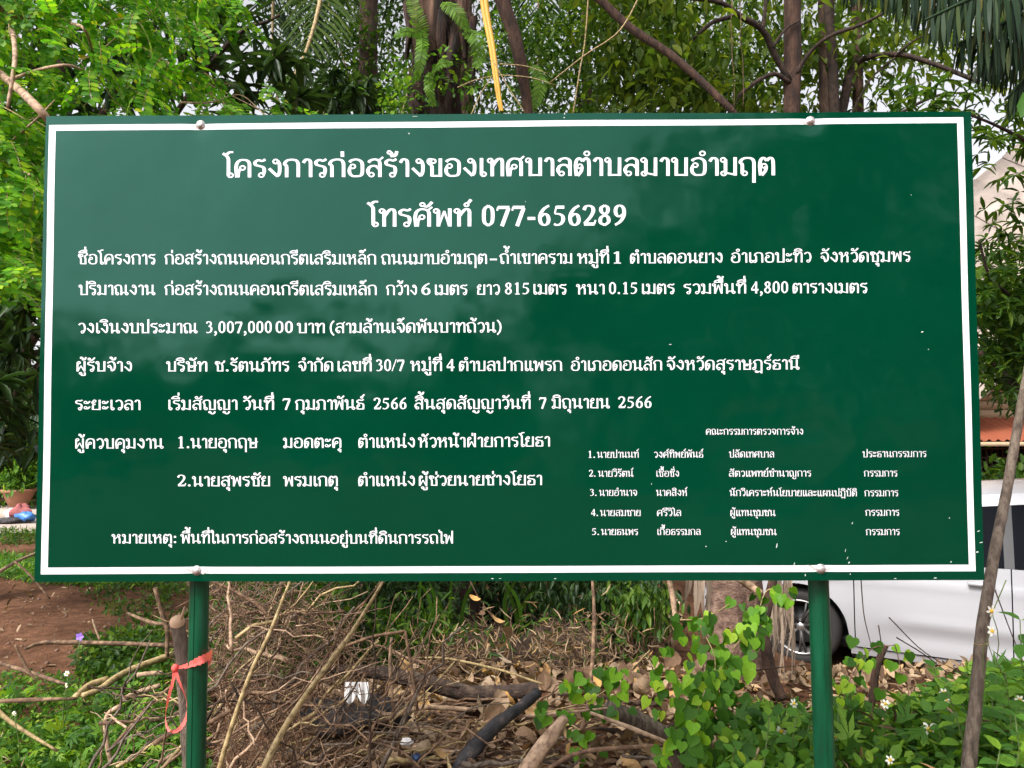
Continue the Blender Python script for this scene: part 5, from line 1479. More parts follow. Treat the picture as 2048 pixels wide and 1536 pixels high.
stick('log', [(1815, 1385, 3.6), (1830, 1410, 3.55), (1845, 1440, 3.5)], [.016, .014, .018], M_palebark, "split pale log end among the weeds right of the right post", 'log', n=7)
stick('stub', [(1360, 1640, 2.7), (1350, 1536, 2.75), (1352, 1490, 2.8), (1344, 1450, 2.85)], [.045, .036, .030, .018], M_bark, "knobbly brown stub at the bottom edge left of the vine column", 'stub', n=9)
stick('branch', [(640, 1370, 3.1), (700, 1395, 3.1), (770, 1430, 3.1), (850, 1415, 3.15), (950, 1420, 3.2)], [.012, .014, .012, .010], M_palebark, "tan bare branch lying below the white rag", 'branch')
stick('branch', [(783, 1275, 3.1), (780, 1330, 3.1), (786, 1415, 3.1)], [.006, .008, .007], M_palebark, "upright pale stick right of the white rag", 'branch')
stick('branch', [(810, 1262, 3.0), (822, 1330, 3.0), (835, 1420, 3.0)], [.006, .007, .006], M_stick, "dark upright bent stick in the middle of the brush", 'branch')
stick('branch', [(670, 1300, 3.0), (740, 1275, 3.0), (810, 1262, 3.0)], [.005, .007, .006], M_stick, "dark twig lying level at the top of the brush pile", 'branch')
stick('branch', [(1000, 1435, 3.0), (1100, 1428, 3.0), (1215, 1416, 3.0)], [.006, .006, .004], M_palebark, "thin pale stick lying level towards the grey log", 'branch')
stick('branch', [(1180, 1425, 2.9), (1260, 1455, 2.9), (1345, 1490, 2.9)], [.006, .009, .009], M_palebark, "brown stick slanting down below the grey log", 'branch')
stick('branch', [(1090, 1540, 2.75), (1160, 1505, 2.75), (1260, 1495, 2.8), (1335, 1490, 2.85)], [.008, .009, .007], M_stick, "brown stick lying along the bottom edge left of the vine", 'branch')
stick('branch', [(955, 1330, 3.3), (850, 1315, 3.3), (1000, 1325, 3.3)][1:2] + [(900, 1318, 3.3), (1000, 1340, 3.3), (1085, 1368, 3.25)], [.004, .006, .005], M_yelstick, "thin yellow stem arching over the brown root mound", 'branch')
stick('branch', [(1184, 1150, 3.7), (1188, 1220, 3.6), (1186, 1300, 3.5), (1178, 1400, 3.3), (1160, 1470, 3.2)], [.007, .010, .010, .010], M_stick, "dark upright stem between the root mound and the vine column", 'branch')
stick('branch', [(1335, 1150, 3.4), (1345, 1190, 3.4), (1350, 1240, 3.35)], [.010, .014, .010], M_palebark, "short pale stub hanging under the sign left of the big trunk", 'branch')
stick('branch', [(1480, 1155, 3.6), (1505, 1175, 3.6), (1522, 1186, 3.55)], [.022, .018, .014], M_palebark, "curved orange tan branch piece tucked under the sign's lower edge", 'branch')
stick('sapling', [(1548, 1150, 3.5), (1530, 1240, 3.45), (1532, 1300, 3.4), (1548, 1360, 3.35), (1565, 1400, 3.3)], [.020, .024, .026, .022], M_barkred, "curved reddish brown stem left of the car wheel with vine on it", 'stem', n=8)
stick('branch', [(1770, 1290, 3.3), (1752, 1340, 3.3), (1748, 1380, 3.3), (1740, 1420, 3.3)], [.014, .016, .014], M_barkred, "broken reddish stub standing in front of the car's sill", 'stub', n=8)

# left side sticks
L_ = [
 ([(50, 1298, 3.6), (90, 1285, 3.6), (200, 1286, 3.6), (350, 1291, 3.6)], [.006, .010, .011, .010], M_stick, "level grey stick low across the dirt at left"),
 ([(-20, 1320, 3.3), (60, 1345, 3.3), (130, 1368, 3.3)], [.010, .009, .007], M_stick, "short grey stick slanting down at the left edge"),
 ([(-10, 1403, 3.0), (60, 1400, 3.0), (150, 1397, 3.0)], [.009, .010, .006], M_stick, "level grey stick at the left edge above the weeds"),
 ([(150, 1394, 2.9), (180, 1370, 2.9), (215, 1358, 2.9)], [.012, .012, .011], M_yelstick, "thick cut yellowish twig end in the left weeds, upper one"),
 ([(165, 1392, 2.92), (200, 1378, 2.92), (250, 1345, 2.95), (320, 1318, 3.0), (348, 1308, 3.0)], [.010, .012, .013, .012], M_yelstick, "long yellowish branch rising through the left weeds towards the post"),
 ([(275, 1350, 3.0), (300, 1347, 3.0), (325, 1345, 3.0)], [.010, .010, .008], M_palebark, "short pale cut stick left of the ribbon"),
 ([(245, 1400, 2.8), (275, 1385, 2.8), (320, 1371, 2.85)], [.010, .009, .009], M_palebark, "short whitish broken stick in the left weeds"),
 ([(222, 1530, 2.6), (212, 1470, 2.6), (215, 1430, 2.6), (240, 1412, 2.65)], [.007, .008, .008, .008], M_palebark, "curved pale twig standing in the left weeds"),
 ([(-10, 1415, 2.8), (30, 1450, 2.8), (115, 1502, 2.8)], [.008, .008, .005], M_yelstick, "yellowish stick slanting down at the bottom left corner"),
 ([(310, 1175, 3.9), (322, 1220, 3.9), (334, 1260, 3.8), (334, 1315, 3.7)], [.011, .012, .010], M_stick, "upright grey stem left of the cut sapling"),
 ([(255, 1226, 3.5), (300, 1244, 3.5), (335, 1249, 3.4)], [.006, .009, .009], M_stick, "crooked twig reaching left from the cut sapling"),
 ([(-10, 1150, 3.2), (30, 1125, 3.2), (75, 1105, 3.3)], [.008, .007, .006], M_palebark, "pale stick crossing the dirt at the left edge below the lane"),
 ([(28, 1122, 3.3), (60, 1150, 3.3), (100, 1198, 3.4)], [.004, .005, .004], M_stick, "thin twig slanting over the dirt at the sign's lower left corner"),
 ([(185, 1238, 3.7), (192, 1260, 3.7), (200, 1280, 3.6)], [.004, .005, .005], M_palebark, "tiny pale twig standing in the dirt at left"),
 ([(320, 1525, 2.5), (345, 1512, 2.5), (375, 1500, 2.5)], [.009, .008, .008], M_palebark, "short tan stick at the bottom by the left post"),
 ([(220, 1500, 2.6), (300, 1410, 2.6), (345, 1370, 2.6)], [.006, .006, .005], M_stick, "grey twig slanting up to the ribbon loop"),
 ([(30, 1290, 3.3), (50, 1330, 3.3), (72, 1362, 3.2)], [.005, .006, .004], M_stick, "dark thin twig leaning at the left edge weeds"),
]
def ground_depth(px, py):
    return float(G_(px, py)[1] - CAM[1])
for pp, w, m, lb in L_:
    # these lie on, or stand in, the weeds and the dirt: each takes the depth of the ground it touches
    dx = abs(pp[-1][0] - pp[0][0]); dy = abs(pp[-1][1] - pp[0][1])
    lowp = max(pp, key=lambda q: q[1])
    Dl = ground_depth(lowp[0], lowp[1] + 8)
    out = [(x, y, (Dl if dy > dx * .6 else ground_depth(x, y + 10)) * .86) for x, y, d in pp]
    k_ = np.mean([q[2] for q in out]) / np.mean([q[2] for q in pp])
    stick('stick', out, [v * k_ for v in w], m, lb)

# tangled thin brush: individual sticks
def brush(poly, d0, d1, n, L0, L1, rad, seed, where, tilt=0.4, flat=False):
    r = np.random.RandomState(seed)
    c = scatter(poly, d0, d1, n, r=r)
    for i in range(n):
        L = r.uniform(L0, L1); az = r.uniform(0, math.pi); el = r.normal(.1, tilt)
        if r.uniform() < .45: az = r.normal(0.5, .35); el = abs(r.normal(.7, .35))
        d = np.array([math.cos(az) * math.cos(el), .5 * math.sin(az) * math.cos(el), math.sin(el)])
        a = c[i] - d * L / 2; b = c[i] + d * L / 2
        ga, gb = float(gh(a[0], a[1])), float(gh(b[0], b[1]))
        if flat: a[2] = ga + r.uniform(.01, .12); b[2] = gb + r.uniform(.01, .12)
        a[2] = max(a[2], ga - .02); b[2] = max(b[2], gb - .01)
        p = wiggle(a, b, 9, .022, r=r)
        mb = MB(); rr = rad * r.uniform(.5, 1.5) * (1.9 if i % 5 == 0 else 1); mb.tube(p, [rr, rr * .4], 5, jit=.05)
        for k in range(r.randint(0, 3)):     # side twigs
            j = r.randint(2, 7); q = p[j]; dd = (b - a) / L + unit(1, r)[0] * .7
            mb.tube(wiggle(q, q + dd * L * r.uniform(.15, .35), 5, .04, r=r), [rr * .5, rr * .2], 4)
        m = [M_stick, M_stick, M_palebark, M_bark, M_grey, M_yelstick][r.randint(6)]
        o = mb.build('brush_stick', m, smooth=True)
        tag(o, "bare %s stick in %s" % ({M_stick: 'brown', M_palebark: 'pale tan', M_bark: 'dark brown', M_grey: 'grey', M_yelstick: 'yellowish'}[m], where), 'stick', "sticks of the brush heap")


brush([(425, 1160), (640, 1160), (760, 1290), (860, 1330), (900, 1536), (425, 1536)], 2.75, 3.7, 165, .2, .8, .0042, 71, 'the upper tangle of the brush heap behind the sign')
brush([(430, 1300), (900, 1380), (1100, 1536), (430, 1560)], 2.7, 3.3, 75, .3, .8, .0050, 72, 'the lower layer of the brush heap', flat=True)
brush([(850, 1400), (1340, 1380), (1340, 1536), (850, 1536)], 2.8, 3.6, 64, .2, .55, .0052, 73, 'the dead leaves between brush heap and vine column', flat=True)
brush([(220, 1380), (380, 1380), (380, 1536), (200, 1536)], 2.5, 3.1, 26, .2, .5, .0035, 74, 'the weeds just left of the left post')
rt_ = np.random.RandomState(75)
mb = MB()
for c in scatter([(425, 1170), (620, 1170), (720, 1300), (740, 1500), (430, 1536)], 2.8, 3.8, 1150, r=rt_):
    d = unit(1, rt_)[0]; d[1] *= .6
    mb.tube(wiggle(c, c + d * rt_.uniform(.06, .26), 5, .07, r=rt_), [.0026, .0010], 3, cap=False)
o = mb.build('fine_twigs', M_stick); tag(o, "mass of fine dry twigs filling the brush heap", 'twigs', kind='stuff')

# -- dead leaves ------------------------------------------------------------
def dead_proto(r):
    n = 6
    cu = r.uniform(-1.6, 1.8); tw = r.uniform(-.8, .8); fold = r.uniform(-.5, .9)
    rows = []
    ang = 0; y, z = 0.0, 0.0
    for i in range(n + 1):
        t = i / n; w = .34 * math.sin(math.pi * min(1, t * .9 + .07)) ** .8 * (1 + .12 * r.uniform(-1, 1))
        if i == n: w = .02
        a = tw * t
        row = []
        for s in (-1, -.5, 0, .5, 1):
            row.append((math.cos(a) * s * w, y - math.sin(ang) * abs(s) * w * fold * .3, z + abs(s) * w * fold + math.sin(a) * s * w + r.normal(0, .012)))
        rows.append(row); ang += cu / n; y += math.cos(ang) / n; z += math.sin(ang) / n
    mb = MB(); mb.grid(np.array(rows)); me = mesh_from('dead_leaf', np.concatenate(mb.v), mb.f, True); me.materials.append(M_dry); return me


rd = np.random.RandomState(81)
dprot = [dead_proto(rd) for _ in range(10)]
litter = empty('leaf_litter', (.4, 1.5, .3), "heap of curled dry brown leaves on the ground behind the sign", 'leaf litter')
def put_dead(c, s, parent=litter, hang=False):
    o = bpy.data.objects.new('dead_leaf', dprot[rd.randint(10)]); COL.objects.link(o)
    if parent is not None: o.parent = parent; o.location = Vector([float(q) for q in c]) - parent.location
    else: o.location = Vector([float(q) for q in c])
    o.rotation_euler = (rd.normal(0, .5) + (-1.4 if hang else 0), rd.normal(0, .6), rd.uniform(0, 6.28)); o.scale = (s, s, s)
    return o


cnt = 0
for poly, n, lo, hi in [([(640, 1335), (1200, 1320), (1340, 1420), (1340, 1536), (640, 1536)], 235, .07, .125), ([(1180, 1230), (1360, 1200), (1370, 1360), (1230, 1340)], 70, .07, .12),
                        ([(960, 1290), (1200, 1290), (1200, 1340), (900, 1350)], 14, .06, .09), ([(1700, 1380), (1900, 1380), (1900, 1470), (1680, 1450)], 18, .05, .08)]:
    pl = np.array(poly, float); k = 0
    while k < n:
        q = rd.uniform(pl.min(0), pl.max(0))
        if not in_poly(np.array([q[0]]), np.array([q[1]]), pl)[0]: continue
        c = G_(q[0], q[1] + 14); c[2] += rd.uniform(.01, .10); put_dead(c, rd.uniform(lo, hi)); k += 1
q = scatter([(-200, 1200), (2300, 1200), (2300, 1700), (-200, 1700)], 2.6, 5.2, 9000, r=rd)
q = q[(q[:, 0] > -1.3) & (q[:, 0] < 3.5)]
q[:, 2] = gh(q[:, 0], q[:, 1]) + rd.uniform(.003, .035, len(q))
o = leaf_mesh('litter_layer', [crown_leaves(q, .065, .032, 'oval', .05, rd, up=.75)], M_dryi, None, kind='stuff'); tag(o, "flat layer of small dry leaves over the ground", 'leaf litter')
hang = [((938, 1190, 3.2), .058, "dry tan leaf dangling just under the sign's middle"), ((965, 1218, 3.2), .055, "orange curled dry leaf hanging below the sign"),
        ((985, 1228, 3.2), .065, "pale dry leaf hanging above the root mound"), ((1005, 1255, 3.2), .085, "large curled dry leaf above the root mound"), ((1018, 1275, 3.2), .075, "lowest dry leaf of the dangling row, over the root mound"),
        ((1458, 1255, 3.3), .12, "long dry pointed leaf leaning on the big trunk"), ((1400, 1280, 3.3), .11, "dry folded leaf lying at the top of the vine column")]
for (a, s, lb) in hang:
    o = put_dead(P(*a), s, None, True); tag(o, lb, 'dead leaf')
mb = MB(); mb.tube(smooth_path([P(930, 1140, 3.2), P(960, 1200, 3.2), P(990, 1240, 3.2), P(1015, 1275, 3.2)], 5), .0022, 4); o = mb.build('leaf_stalk', M_stick); tag(o, "thin stalk that carries the dangling dry leaves", 'stalk')

# pebbles and crumbs on the bare dirt
mb = MB(); ico = np.array([(0, 0, 1), (.9, 0, .3), (.28, .85, .3), (-.72, .53, .3), (-.72, -.53, .3), (.28, -.85, .3), (0, 0, -.5)])
for k in range(700):
    x = rd.uniform(-6.5, -1.0); y = rd.uniform(2.4, 7.0); s = rd.uniform(.006, .022) * (1.6 if rd.uniform() < .06 else 1)
    v = ico * s * rd.uniform(.6, 1.3, (7, 3)) + np.array([x, y, float(gh(x, y))])
    mb.add(v, [(0, 1, 2), (0, 2, 3), (0, 3, 4), (0, 4, 5), (0, 5, 1), (6, 2, 1), (6, 3, 2), (6, 4, 3), (6, 5, 4), (6, 1, 5)])
o = mb.build('pebbles', mat_plain('clods_and_pebbles', [(0.07, 0.038, 0.024), (0.17, 0.10, 0.065), (0.26, 0.20, 0.16)], 3, .95, bstr=.3)); tag(o, 'small clods and pebbles strewn over the bare dirt at left', 'pebbles', kind='stuff')
q = np.stack([rd.uniform(-6.5, -.9, 420), rd.uniform(2.2, 7.5, 420), np.zeros(420)], 1); q[:, 2] = gh(q[:, 0], q[:, 1]) + .01
o = leaf_mesh('scattered_leaves', [crown_leaves(q, .07, .035, 'oval', .02, rd, up=.85)], M_dryi, None, kind='stuff'); tag(o, 'dry leaves scattered thinly over the bare dirt at left', 'leaf litter')
# -- rubbish ---------------------------------------------------------------
M_rag = mat_plain("white_rag", [(0.62, 0.60, 0.58), (0.78, 0.77, 0.75)], 20, 0.9, bstr=.4, bdist=.004)
M_rub = mat_plain("black_rubber", [(0.35, (0.012, 0.011, 0.012)), (0.55, (0.03, 0.027, 0.028)), (0.75, (0.10, 0.08, 0.065))], 22, 0.8, bstr=.6, bdist=.008)
M_bluep = mat_plain("blue_plastic", [(0.03, 0.12, 0.36), (0.05, 0.20, 0.5)], 6, 0.4, bstr=.1)
def crumple(name, c, sx, sy, sz, mat, label, cat, seed, flat=False, n=14):
    r = np.random.RandomState(seed); mb = MB(); rows = []
    for i, v in enumerate(np.linspace(0, math.pi, n)):
        row = []
        for j, u in enumerate(np.linspace(0, 2 * math.pi, n + 4)[:-1]):
            k = 1 + .22 * math.sin(3 * u + 2 * v + seed) + .14 * math.sin(7 * u - 3 * v) + r.normal(0, .05)
            row.append(c + np.array([math.cos(u) * math.sin(v) * sx * k, math.sin(u) * math.sin(v) * sy * k, math.cos(v) * sz * k]))
        row.append(row[0]); rows.append(row)
    mb.grid(np.array(rows)); o = mb.build(name, mat, smooth=True); tag(o, label, cat); return o
# rag: two draped lobes over the log's lower side
mb = MB(); rows = []
for v in np.linspace(0, 1, 14):
    row = []
    for u in np.linspace(0, 1, 22):
        px = 690 + 46 * u + 5 * v * (u - .3); L = 44 * (.55 + .45 * abs(math.sin(u * 5.6 + .4)))
        row.append(P(px, 1364 + L * v, 2.95 - .03 * v + .010 * math.sin(u * 24 + v * 2) * (.4 + v)))
    rows.append(row)
mb.grid(np.array(rows)); o = mb.build('rag', M_rag, smooth=True); tag(o, "crumpled white rag draped under the dark log in the brush heap", 'rag')
crumple('black_bag', P(705, 1430, 3.15), .20, .10, .065, M_rub, "black crumpled plastic bag half buried in the brush heap", 'bag', 3)
stick('hose', [(880, 1600, 2.8), (930, 1520, 2.85), (985, 1455, 2.9), (1040, 1415, 3.0), (1075, 1385, 3.1)], [.026, .029, .022, .020], M_rub, "black strip of old rubber tyre curving up through the dry leaves", 'rubber strip', n=9, jit=.13)
crumple('cup_shard', P(812, 1484, 2.95), .022, .02, .012, M_rag, "small white plastic scrap among the dry leaves", 'scrap', 5, n=8)
crumple('blue_scrap', P(833, 1514, 2.9), .016, .02, .012, mat_plain('dark_blue_plastic', [(0.01, 0.035, 0.10), (0.02, 0.06, 0.16)], 9, .4), "small dark blue plastic scrap at the bottom of the brush heap", 'scrap', 8, n=8)
0 and crumple('dark_bag', P(1255, 1310, 3.4), .10, .06, .035, M_grey, "dull brown crumpled sack beside the vine column", 'sack', 9)

# -- root mound behind ------------------------------------------------------
M_mound = mat_plain("brown_root_mass", [(0.3, (0.018, 0.010, 0.005)), (0.5, (0.06, 0.034, 0.018)), (0.7, (0.14, 0.085, 0.045))], 30, 0.95, bstr=1.0, bdist=0.03, bscale=60)
def mound(name, c, rx_, ry_, rz_, label, seed):
    r = np.random.RandomState(seed); rows = []
    for v in np.linspace(0, math.pi / 2 + .25, 16):
        row = [c + np.array([math.cos(u) * math.sin(v) * rx_, math.sin(u) * math.sin(v) * ry_, math.cos(v) * rz_]) * (1 + r.normal(0, .03)) for u in np.linspace(0, 2 * math.pi, 31)[:-1]]
        rows.append(row + [row[0]])
    mb = MB(); mb.grid(np.array(rows), flip=True)
    for k in range(260):
        u = r.uniform(0, 6.28); v = r.uniform(.1, 1.4); p = c + np.array([math.cos(u) * math.sin(v) * rx_, math.sin(u) * math.sin(v) * ry_, math.cos(v) * rz_])
        d = np.array([r.normal(0, .6), r.normal(0, .4) - .2, r.normal(.1, .6)]); mb.tube(wiggle(p, p + d * .07, 4, .1, r=r), [.003, .001], 3, cap=False)
    o = mb.build(name, M_mound); tag(o, label, 'root mound')
mound('root_mound', P(950, 1350, 4.4) , .36, .3, .26, "brown fibrous root mound in the middle below the sign", 4)
mound('root_mound', P(1120, 1345, 4.6), .30, .3, .28, "darker root mound right of the first, under dry twigs", 6)


qm = np.concatenate([scatter([(820, 1290), (1000, 1250), (1240, 1250), (1250, 1350), (840, 1350)], 3.9, 4.5, 1300, 60, .09, rd)])
qm = qm[qm[:, 2] < 1.7 - .9]
o = leaf_mesh('dry_weeds', [crown_leaves(qm, .075, .0045, 'lance', -.1, rd, up=.2)], M_dryi, None, kind='stuff'); tag(o, 'dry brown weeds and stalks over the root mounds', 'dry weeds')
qm = scatter([(860, 1240), (1250, 1240), (1300, 1330), (860, 1345)], 3.8, 4.4, 260, 20, .06, rd)
o = leaf_mesh('green_weeds', [crown_leaves(qm, .06, .012, 'lance', -.2, rd, up=.2)], M_mid, None, kind='stuff'); tag(o, 'thin green weeds growing between the root mounds', 'weeds')
# big trunk under the sign right of centre
bt = empty('old_tree', P(1470, 1290, 4.0), "wide cracked brown tree trunk showing under the sign left of the car", 'tree')
bc = P(1456, 1250, 4.15)
rows = []
for z in np.linspace(-.15, 2.9, 44):
    rr = (.150 + .06 * math.exp(-max(z, 0) / .25)) * (1 - .12 * max(z, 0)) * (1 if z < 2.75 else .55 if z < 2.85 else .05) + .012 * np.sin(3 * aa + z * 3) + .010 * np.sin(7 * aa + z * 1.2) + .006 * rng.uniform(-1, 1, nn_)
    row = np.stack([bc[0] + .04 * z + np.cos(aa) * rr, bc[1] + np.sin(aa) * rr, np.full(nn_, z)], 1); rows.append(np.vstack([row, row[:1]]))
M_bigbark = mat_plain("granular_red_brown_bark", [(0.3, (0.06, 0.032, 0.02)), (0.5, (0.17, 0.10, 0.07)), (0.7, (0.30, 0.20, 0.145))], 26, 0.9, bstr=.9, bdist=.02, bscale=50)
mb = MB(); mb.grid(np.array(rows), flip=True); mb.build('trunk', M_bigbark, bt, smooth=True)
# dry hanging palm strips left of the wheel
M_strip = mat_plain("dry_palm_strip", [(0.11, 0.075, 0.05), (0.34, 0.25, 0.18), (0.52, 0.42, 0.33)], 7, 0.8, bstr=.3, vec_scale=(2, 2, .3))
dp = empty('dead_palm_frond', P(1570, 1150, 3.9), "dead palm frond of grey brown strips hanging beside the car wheel", 'palm frond')
for k in range(46):
    x = 1540 + rd.uniform(0, 42); y = 1140 + rd.uniform(-10, 60); L = rd.uniform(60, 190) * (1 if x < 1590 else .6)
    d = 3.85 + rd.uniform(-.12, .15)
    p = smooth_path([P(x, y, d), P(x + rd.normal(4, 6), y + L * .5, d), P(x + rd.normal(0, 9), y + L, d)], 4)
    rows = ribbon(p, [.008, .012, .004], lambda s, t=rd.uniform(-1, 1): (1, t, 0)); mb = MB(); mb.grid(rows)
    mb.build('strip', M_strip, dp)
mb = MB(); mb.tube(smooth_path([P(1530, 1100, 3.9), P(1580, 1130, 3.9), P(1620, 1150, 3.9)], 4), .012, 6); mb.build('rachis', M_strip, dp)
# second dry bundle on the trunk
dp2 = empty('dead_palm_frond', P(1385, 1150, 3.6), "bundle of dry brown leaf strips hanging before the wide trunk", 'palm frond')
for k in range(14):
    x = 1385 + rd.uniform(-14, 40); y = 1140 + rd.uniform(-5, 15); L = rd.uniform(40, 100); d = 3.6 + rd.uniform(-.05, .1)
    p = smooth_path([P(x, y, d), P(x + rd.normal(0, 4), y + L * .5, d), P(x + rd.normal(0, 7), y + L, d)], 4)
    rows = ribbon(p, [.012, .018, .004], lambda s, t=rd.uniform(-1, 1): (1, t, 0)); mb = MB(); mb.grid(rows); mb.build('strip', M_strip, dp2)

# -- dark undergrowth + strap grass under the sign ---------------------------
r6 = np.random.RandomState(91)
def bush(label, poly, d0, d1, n, L, W, kind, mat, clump, cr, seed, name='bush', cat='bush', stems=30, droop=.4):
    r = np.random.RandomState(seed); q = scatter(poly, d0, d1, n, clump, cr, r)
    q[:, 2] = np.maximum(q[:, 2], gh(q[:, 0], q[:, 1]) + .02)
    base = np.array([q[:, 0].mean(), q[:, 1].mean(), float(gh(q[:, 0].mean(), q[:, 1].mean()))])
    e = empty(name, base, label, cat)
    leaf_mesh('foliage', [crown_leaves(q, L, W, kind, droop, r)], mat, e, kind='stuff')
    mb = MB()
    for i in range(stems):
        p = q[r.randint(n)]; b = np.array([p[0] * .5 + base[0] * .5, p[1] * .6 + base[1] * .4, 0]); b[2] = float(gh(b[0], b[1])) - .02
        mb.tube(wiggle(b, p, 6, .05, r=r), [.005, .0018], 4)
    mb.build('stems', M_stick, e); return e
bush("dark green fern like bush below the sign's middle", [(690, 1130), (900, 1130), (900, 1260), (830, 1330), (700, 1290)], 4.6, 6.0, 3200, .075, .022, 'lance', M_dark, 60, .12, 92)
bush("bright low fern clump in the shade below the sign's middle", [(760, 1230), (900, 1240), (900, 1290), (830, 1320), (790, 1330)], 4.2, 4.9, 900, .07, .02, 'lance', M_mid, 30, .08, 93)
bush("dark leafy bush between the shaggy palm and the root mounds", [(880, 1130), (1100, 1130), (1120, 1250), (900, 1240)], 5.6, 6.6, 2800, .08, .024, 'lance', M_dark, 60, .12, 97)
bush("dark drooping bush right of the root mounds", [(1080, 1130), (1290, 1130), (1330, 1240), (1250, 1260), (1110, 1250)], 4.8, 6.0, 3000, .075, .024, 'lance', M_dark, 70, .11, 94, droop=1.2)
bush("green drooping bush edge left of the wide trunk", [(1250, 1170), (1310, 1190), (1325, 1235), (1270, 1245)], 4.4, 4.9, 520, .07, .022, 'lance', M_mid, 20, .07, 95, droop=1.2)
bush("leafy growth behind the brush heap by the left post", [(425, 1150), (680, 1150), (720, 1260), (560, 1330), (425, 1300)], 3.9, 5.4, 1900, .055, .032, 'oval', M_mid, 60, .10, 96)
sg = empty('strap_grass', G_(870, 1300), "tuft of long pale green strap leaves below the sign's middle", 'grass tuft')
for k, (x0, y0, x1, y1, x2, y2) in enumerate([(880, 1290, 870, 1200, 858, 1163), (885, 1300, 845, 1220, 800, 1215), (900, 1290, 880, 1210, 852, 1170), (905, 1300, 900, 1240, 862, 1190), (880, 1280, 850, 1180, 810, 1175),
                              (1040, 1290, 1030, 1220, 1008, 1165), (1045, 1260, 1035, 1200, 1000, 1150), (920, 1290, 930, 1200, 960, 1150), (890, 1290, 830, 1250, 790, 1300), (1030, 1250, 1060, 1190, 1090, 1185), (1040, 1260, 1060, 1245, 1080, 1250),
                              (895, 1290, 900, 1200, 905, 1140), (870, 1290, 840, 1200, 845, 1140), (1020, 1280, 1010, 1200, 1040, 1150)]):
    p = smooth_path([P(x0, y0, 4.5), P(x1, y1, 4.4), P(x2, y2, 4.3)], 6)
    mb = MB(); mb.grid(ribbon(p, [.016, .022, .018, .004], lambda s, t=r6.uniform(-.6, .6): (1, t, .2))); mb.build('blade', M_mid if k % 2 else M_weed, sg)

r_u = np.random.RandomState(140)
for k_, (x0_, x1_, y0_, y1_, lb_) in enumerate([(-15, -8.5, 15.5, 17.5, 'dark understorey bushes beyond the lane at far left'), (-8.5, -2, 13.5, 16, 'understorey bushes between the mango and the coconut palm, hidden by the sign'),
                                  (-2, 3, 11, 14, 'understorey bushes directly behind the sign'), (2.0, 5.2, 8.5, 11, 'understorey bushes behind the three slim trunks')]):
    n_ = 4200; c_ = np.stack([r_u.uniform(x0_, x1_, 60), r_u.uniform(y0_, y1_, 60), r_u.uniform(.1, 2.3, 60)], 1)
    q = c_[r_u.randint(0, 60, n_)] + r_u.normal(0, .28, (n_, 3)); q[:, 2] = np.abs(q[:, 2])
    e = empty('bush', ((x0_ + x1_) / 2, (y0_ + y1_) / 2, 0), lb_, 'bush')
    leaf_mesh('foliage', [crown_leaves(q, .17, .075, 'oval', .4, r_u)], M_mid if k_ % 2 else M_dark, e, kind='stuff')
    mb = MB()
    for c in c_[:40]: mb.tube(wiggle((c[0] + r_u.normal(0, .3), c[1], -.02), c, 6, .04, r=r_u), [.02, .006], 5)
    mb.build('stems', M_bark, e)

# -- vine column with heart leaves ------------------------------------------
hv, hf = tmpl('heart'); hme = []
for k in range(4):
    v = hv.copy(); v[:, 2] = v[:, 2] * (.6 + .5 * k) ; v[:, 0] *= (1, .92, 1.08, .85)[k]
    me = mesh_from('leaf', v, hf, True); me.materials.append(M_heart); hme.append(me)
rv = np.random.RandomState(101)
def heart_leaf(p, s, parent, yaw=None, pitch=None, mat=None):
    """leaf hangs with its tip down and its face to the light"""
    o = bpy.data.objects.new('leaf', hme[rv.randint(4)]); COL.objects.link(o); o.parent = parent
    D = np.array([rv.normal(0, .7), rv.normal(-.45, .45), -1.0]); N = np.array([rv.normal(0, .6), -.9 + rv.normal(0, .4), .9 + rv.normal(0, .45)])
    X, Y, Z = frames(D[None], N[None])
    m = Matrix(((X[0][0], Y[0][0], Z[0][0]), (X[0][1], Y[0][1], Z[0][1]), (X[0][2], Y[0][2], Z[0][2])))
    o.rotation_euler = m.to_euler(); o.location = Vector([float(c) for c in p]) - parent.location; o.scale = (s, s, s)
    return o
vine = empty('heart_leaf_vine', G_(1400, 1500), "bright green heart leaved vine climbing in a column left of the right post", 'vine')
paths = [([(1440, 1600, 2.85), (1425, 1500, 2.9), (1420, 1400, 2.95), (1430, 1320, 3.0), (1400, 1250, 3.1)], 120, 44), ([(1380, 1600, 2.85), (1370, 1520, 2.9), (1395, 1440, 2.95), (1440, 1340, 3.0), (1480, 1280, 3.1), (1515, 1240, 3.2)], 90, 26),
         ([(1500, 1270, 3.2), (1515, 1230, 3.25), (1535, 1180, 3.3), (1575, 1190, 3.3)], 26, 14), ([(1340, 1620, 2.75), (1362, 1530, 2.78), (1385, 1450, 2.82), (1410, 1380, 2.88)], 120, 44), ([(1460, 1600, 2.9), (1450, 1500, 2.95), (1470, 1400, 3.0)], 24, 16),
         ([(1360, 1240, 3.2), (1400, 1238, 3.2), (1440, 1220, 3.2), (1470, 1200, 3.3)], 14, 12)]
for pp, n, sp in paths:
    pts = smooth_path([P(*q) for q in pp], 10)
    mb = MB(); mb.tube(pts, [.003, .002], 4); mb.build('stem', M_yelstick, vine)
    for k in range(n):
        q = pts[rv.randint(len(pts))] + np.array([rv.normal(0, sp / FPX * 3 * .8), rv.uniform(-.06, .04), rv.normal(0, .02)])
        heart_leaf(q, rv.uniform(.036, .064), vine)
vine2 = empty('heart_leaf_vine', G_(1180, 1480), "patch of heart leaved vine lying over the dry leaves left of the vine column", 'vine')
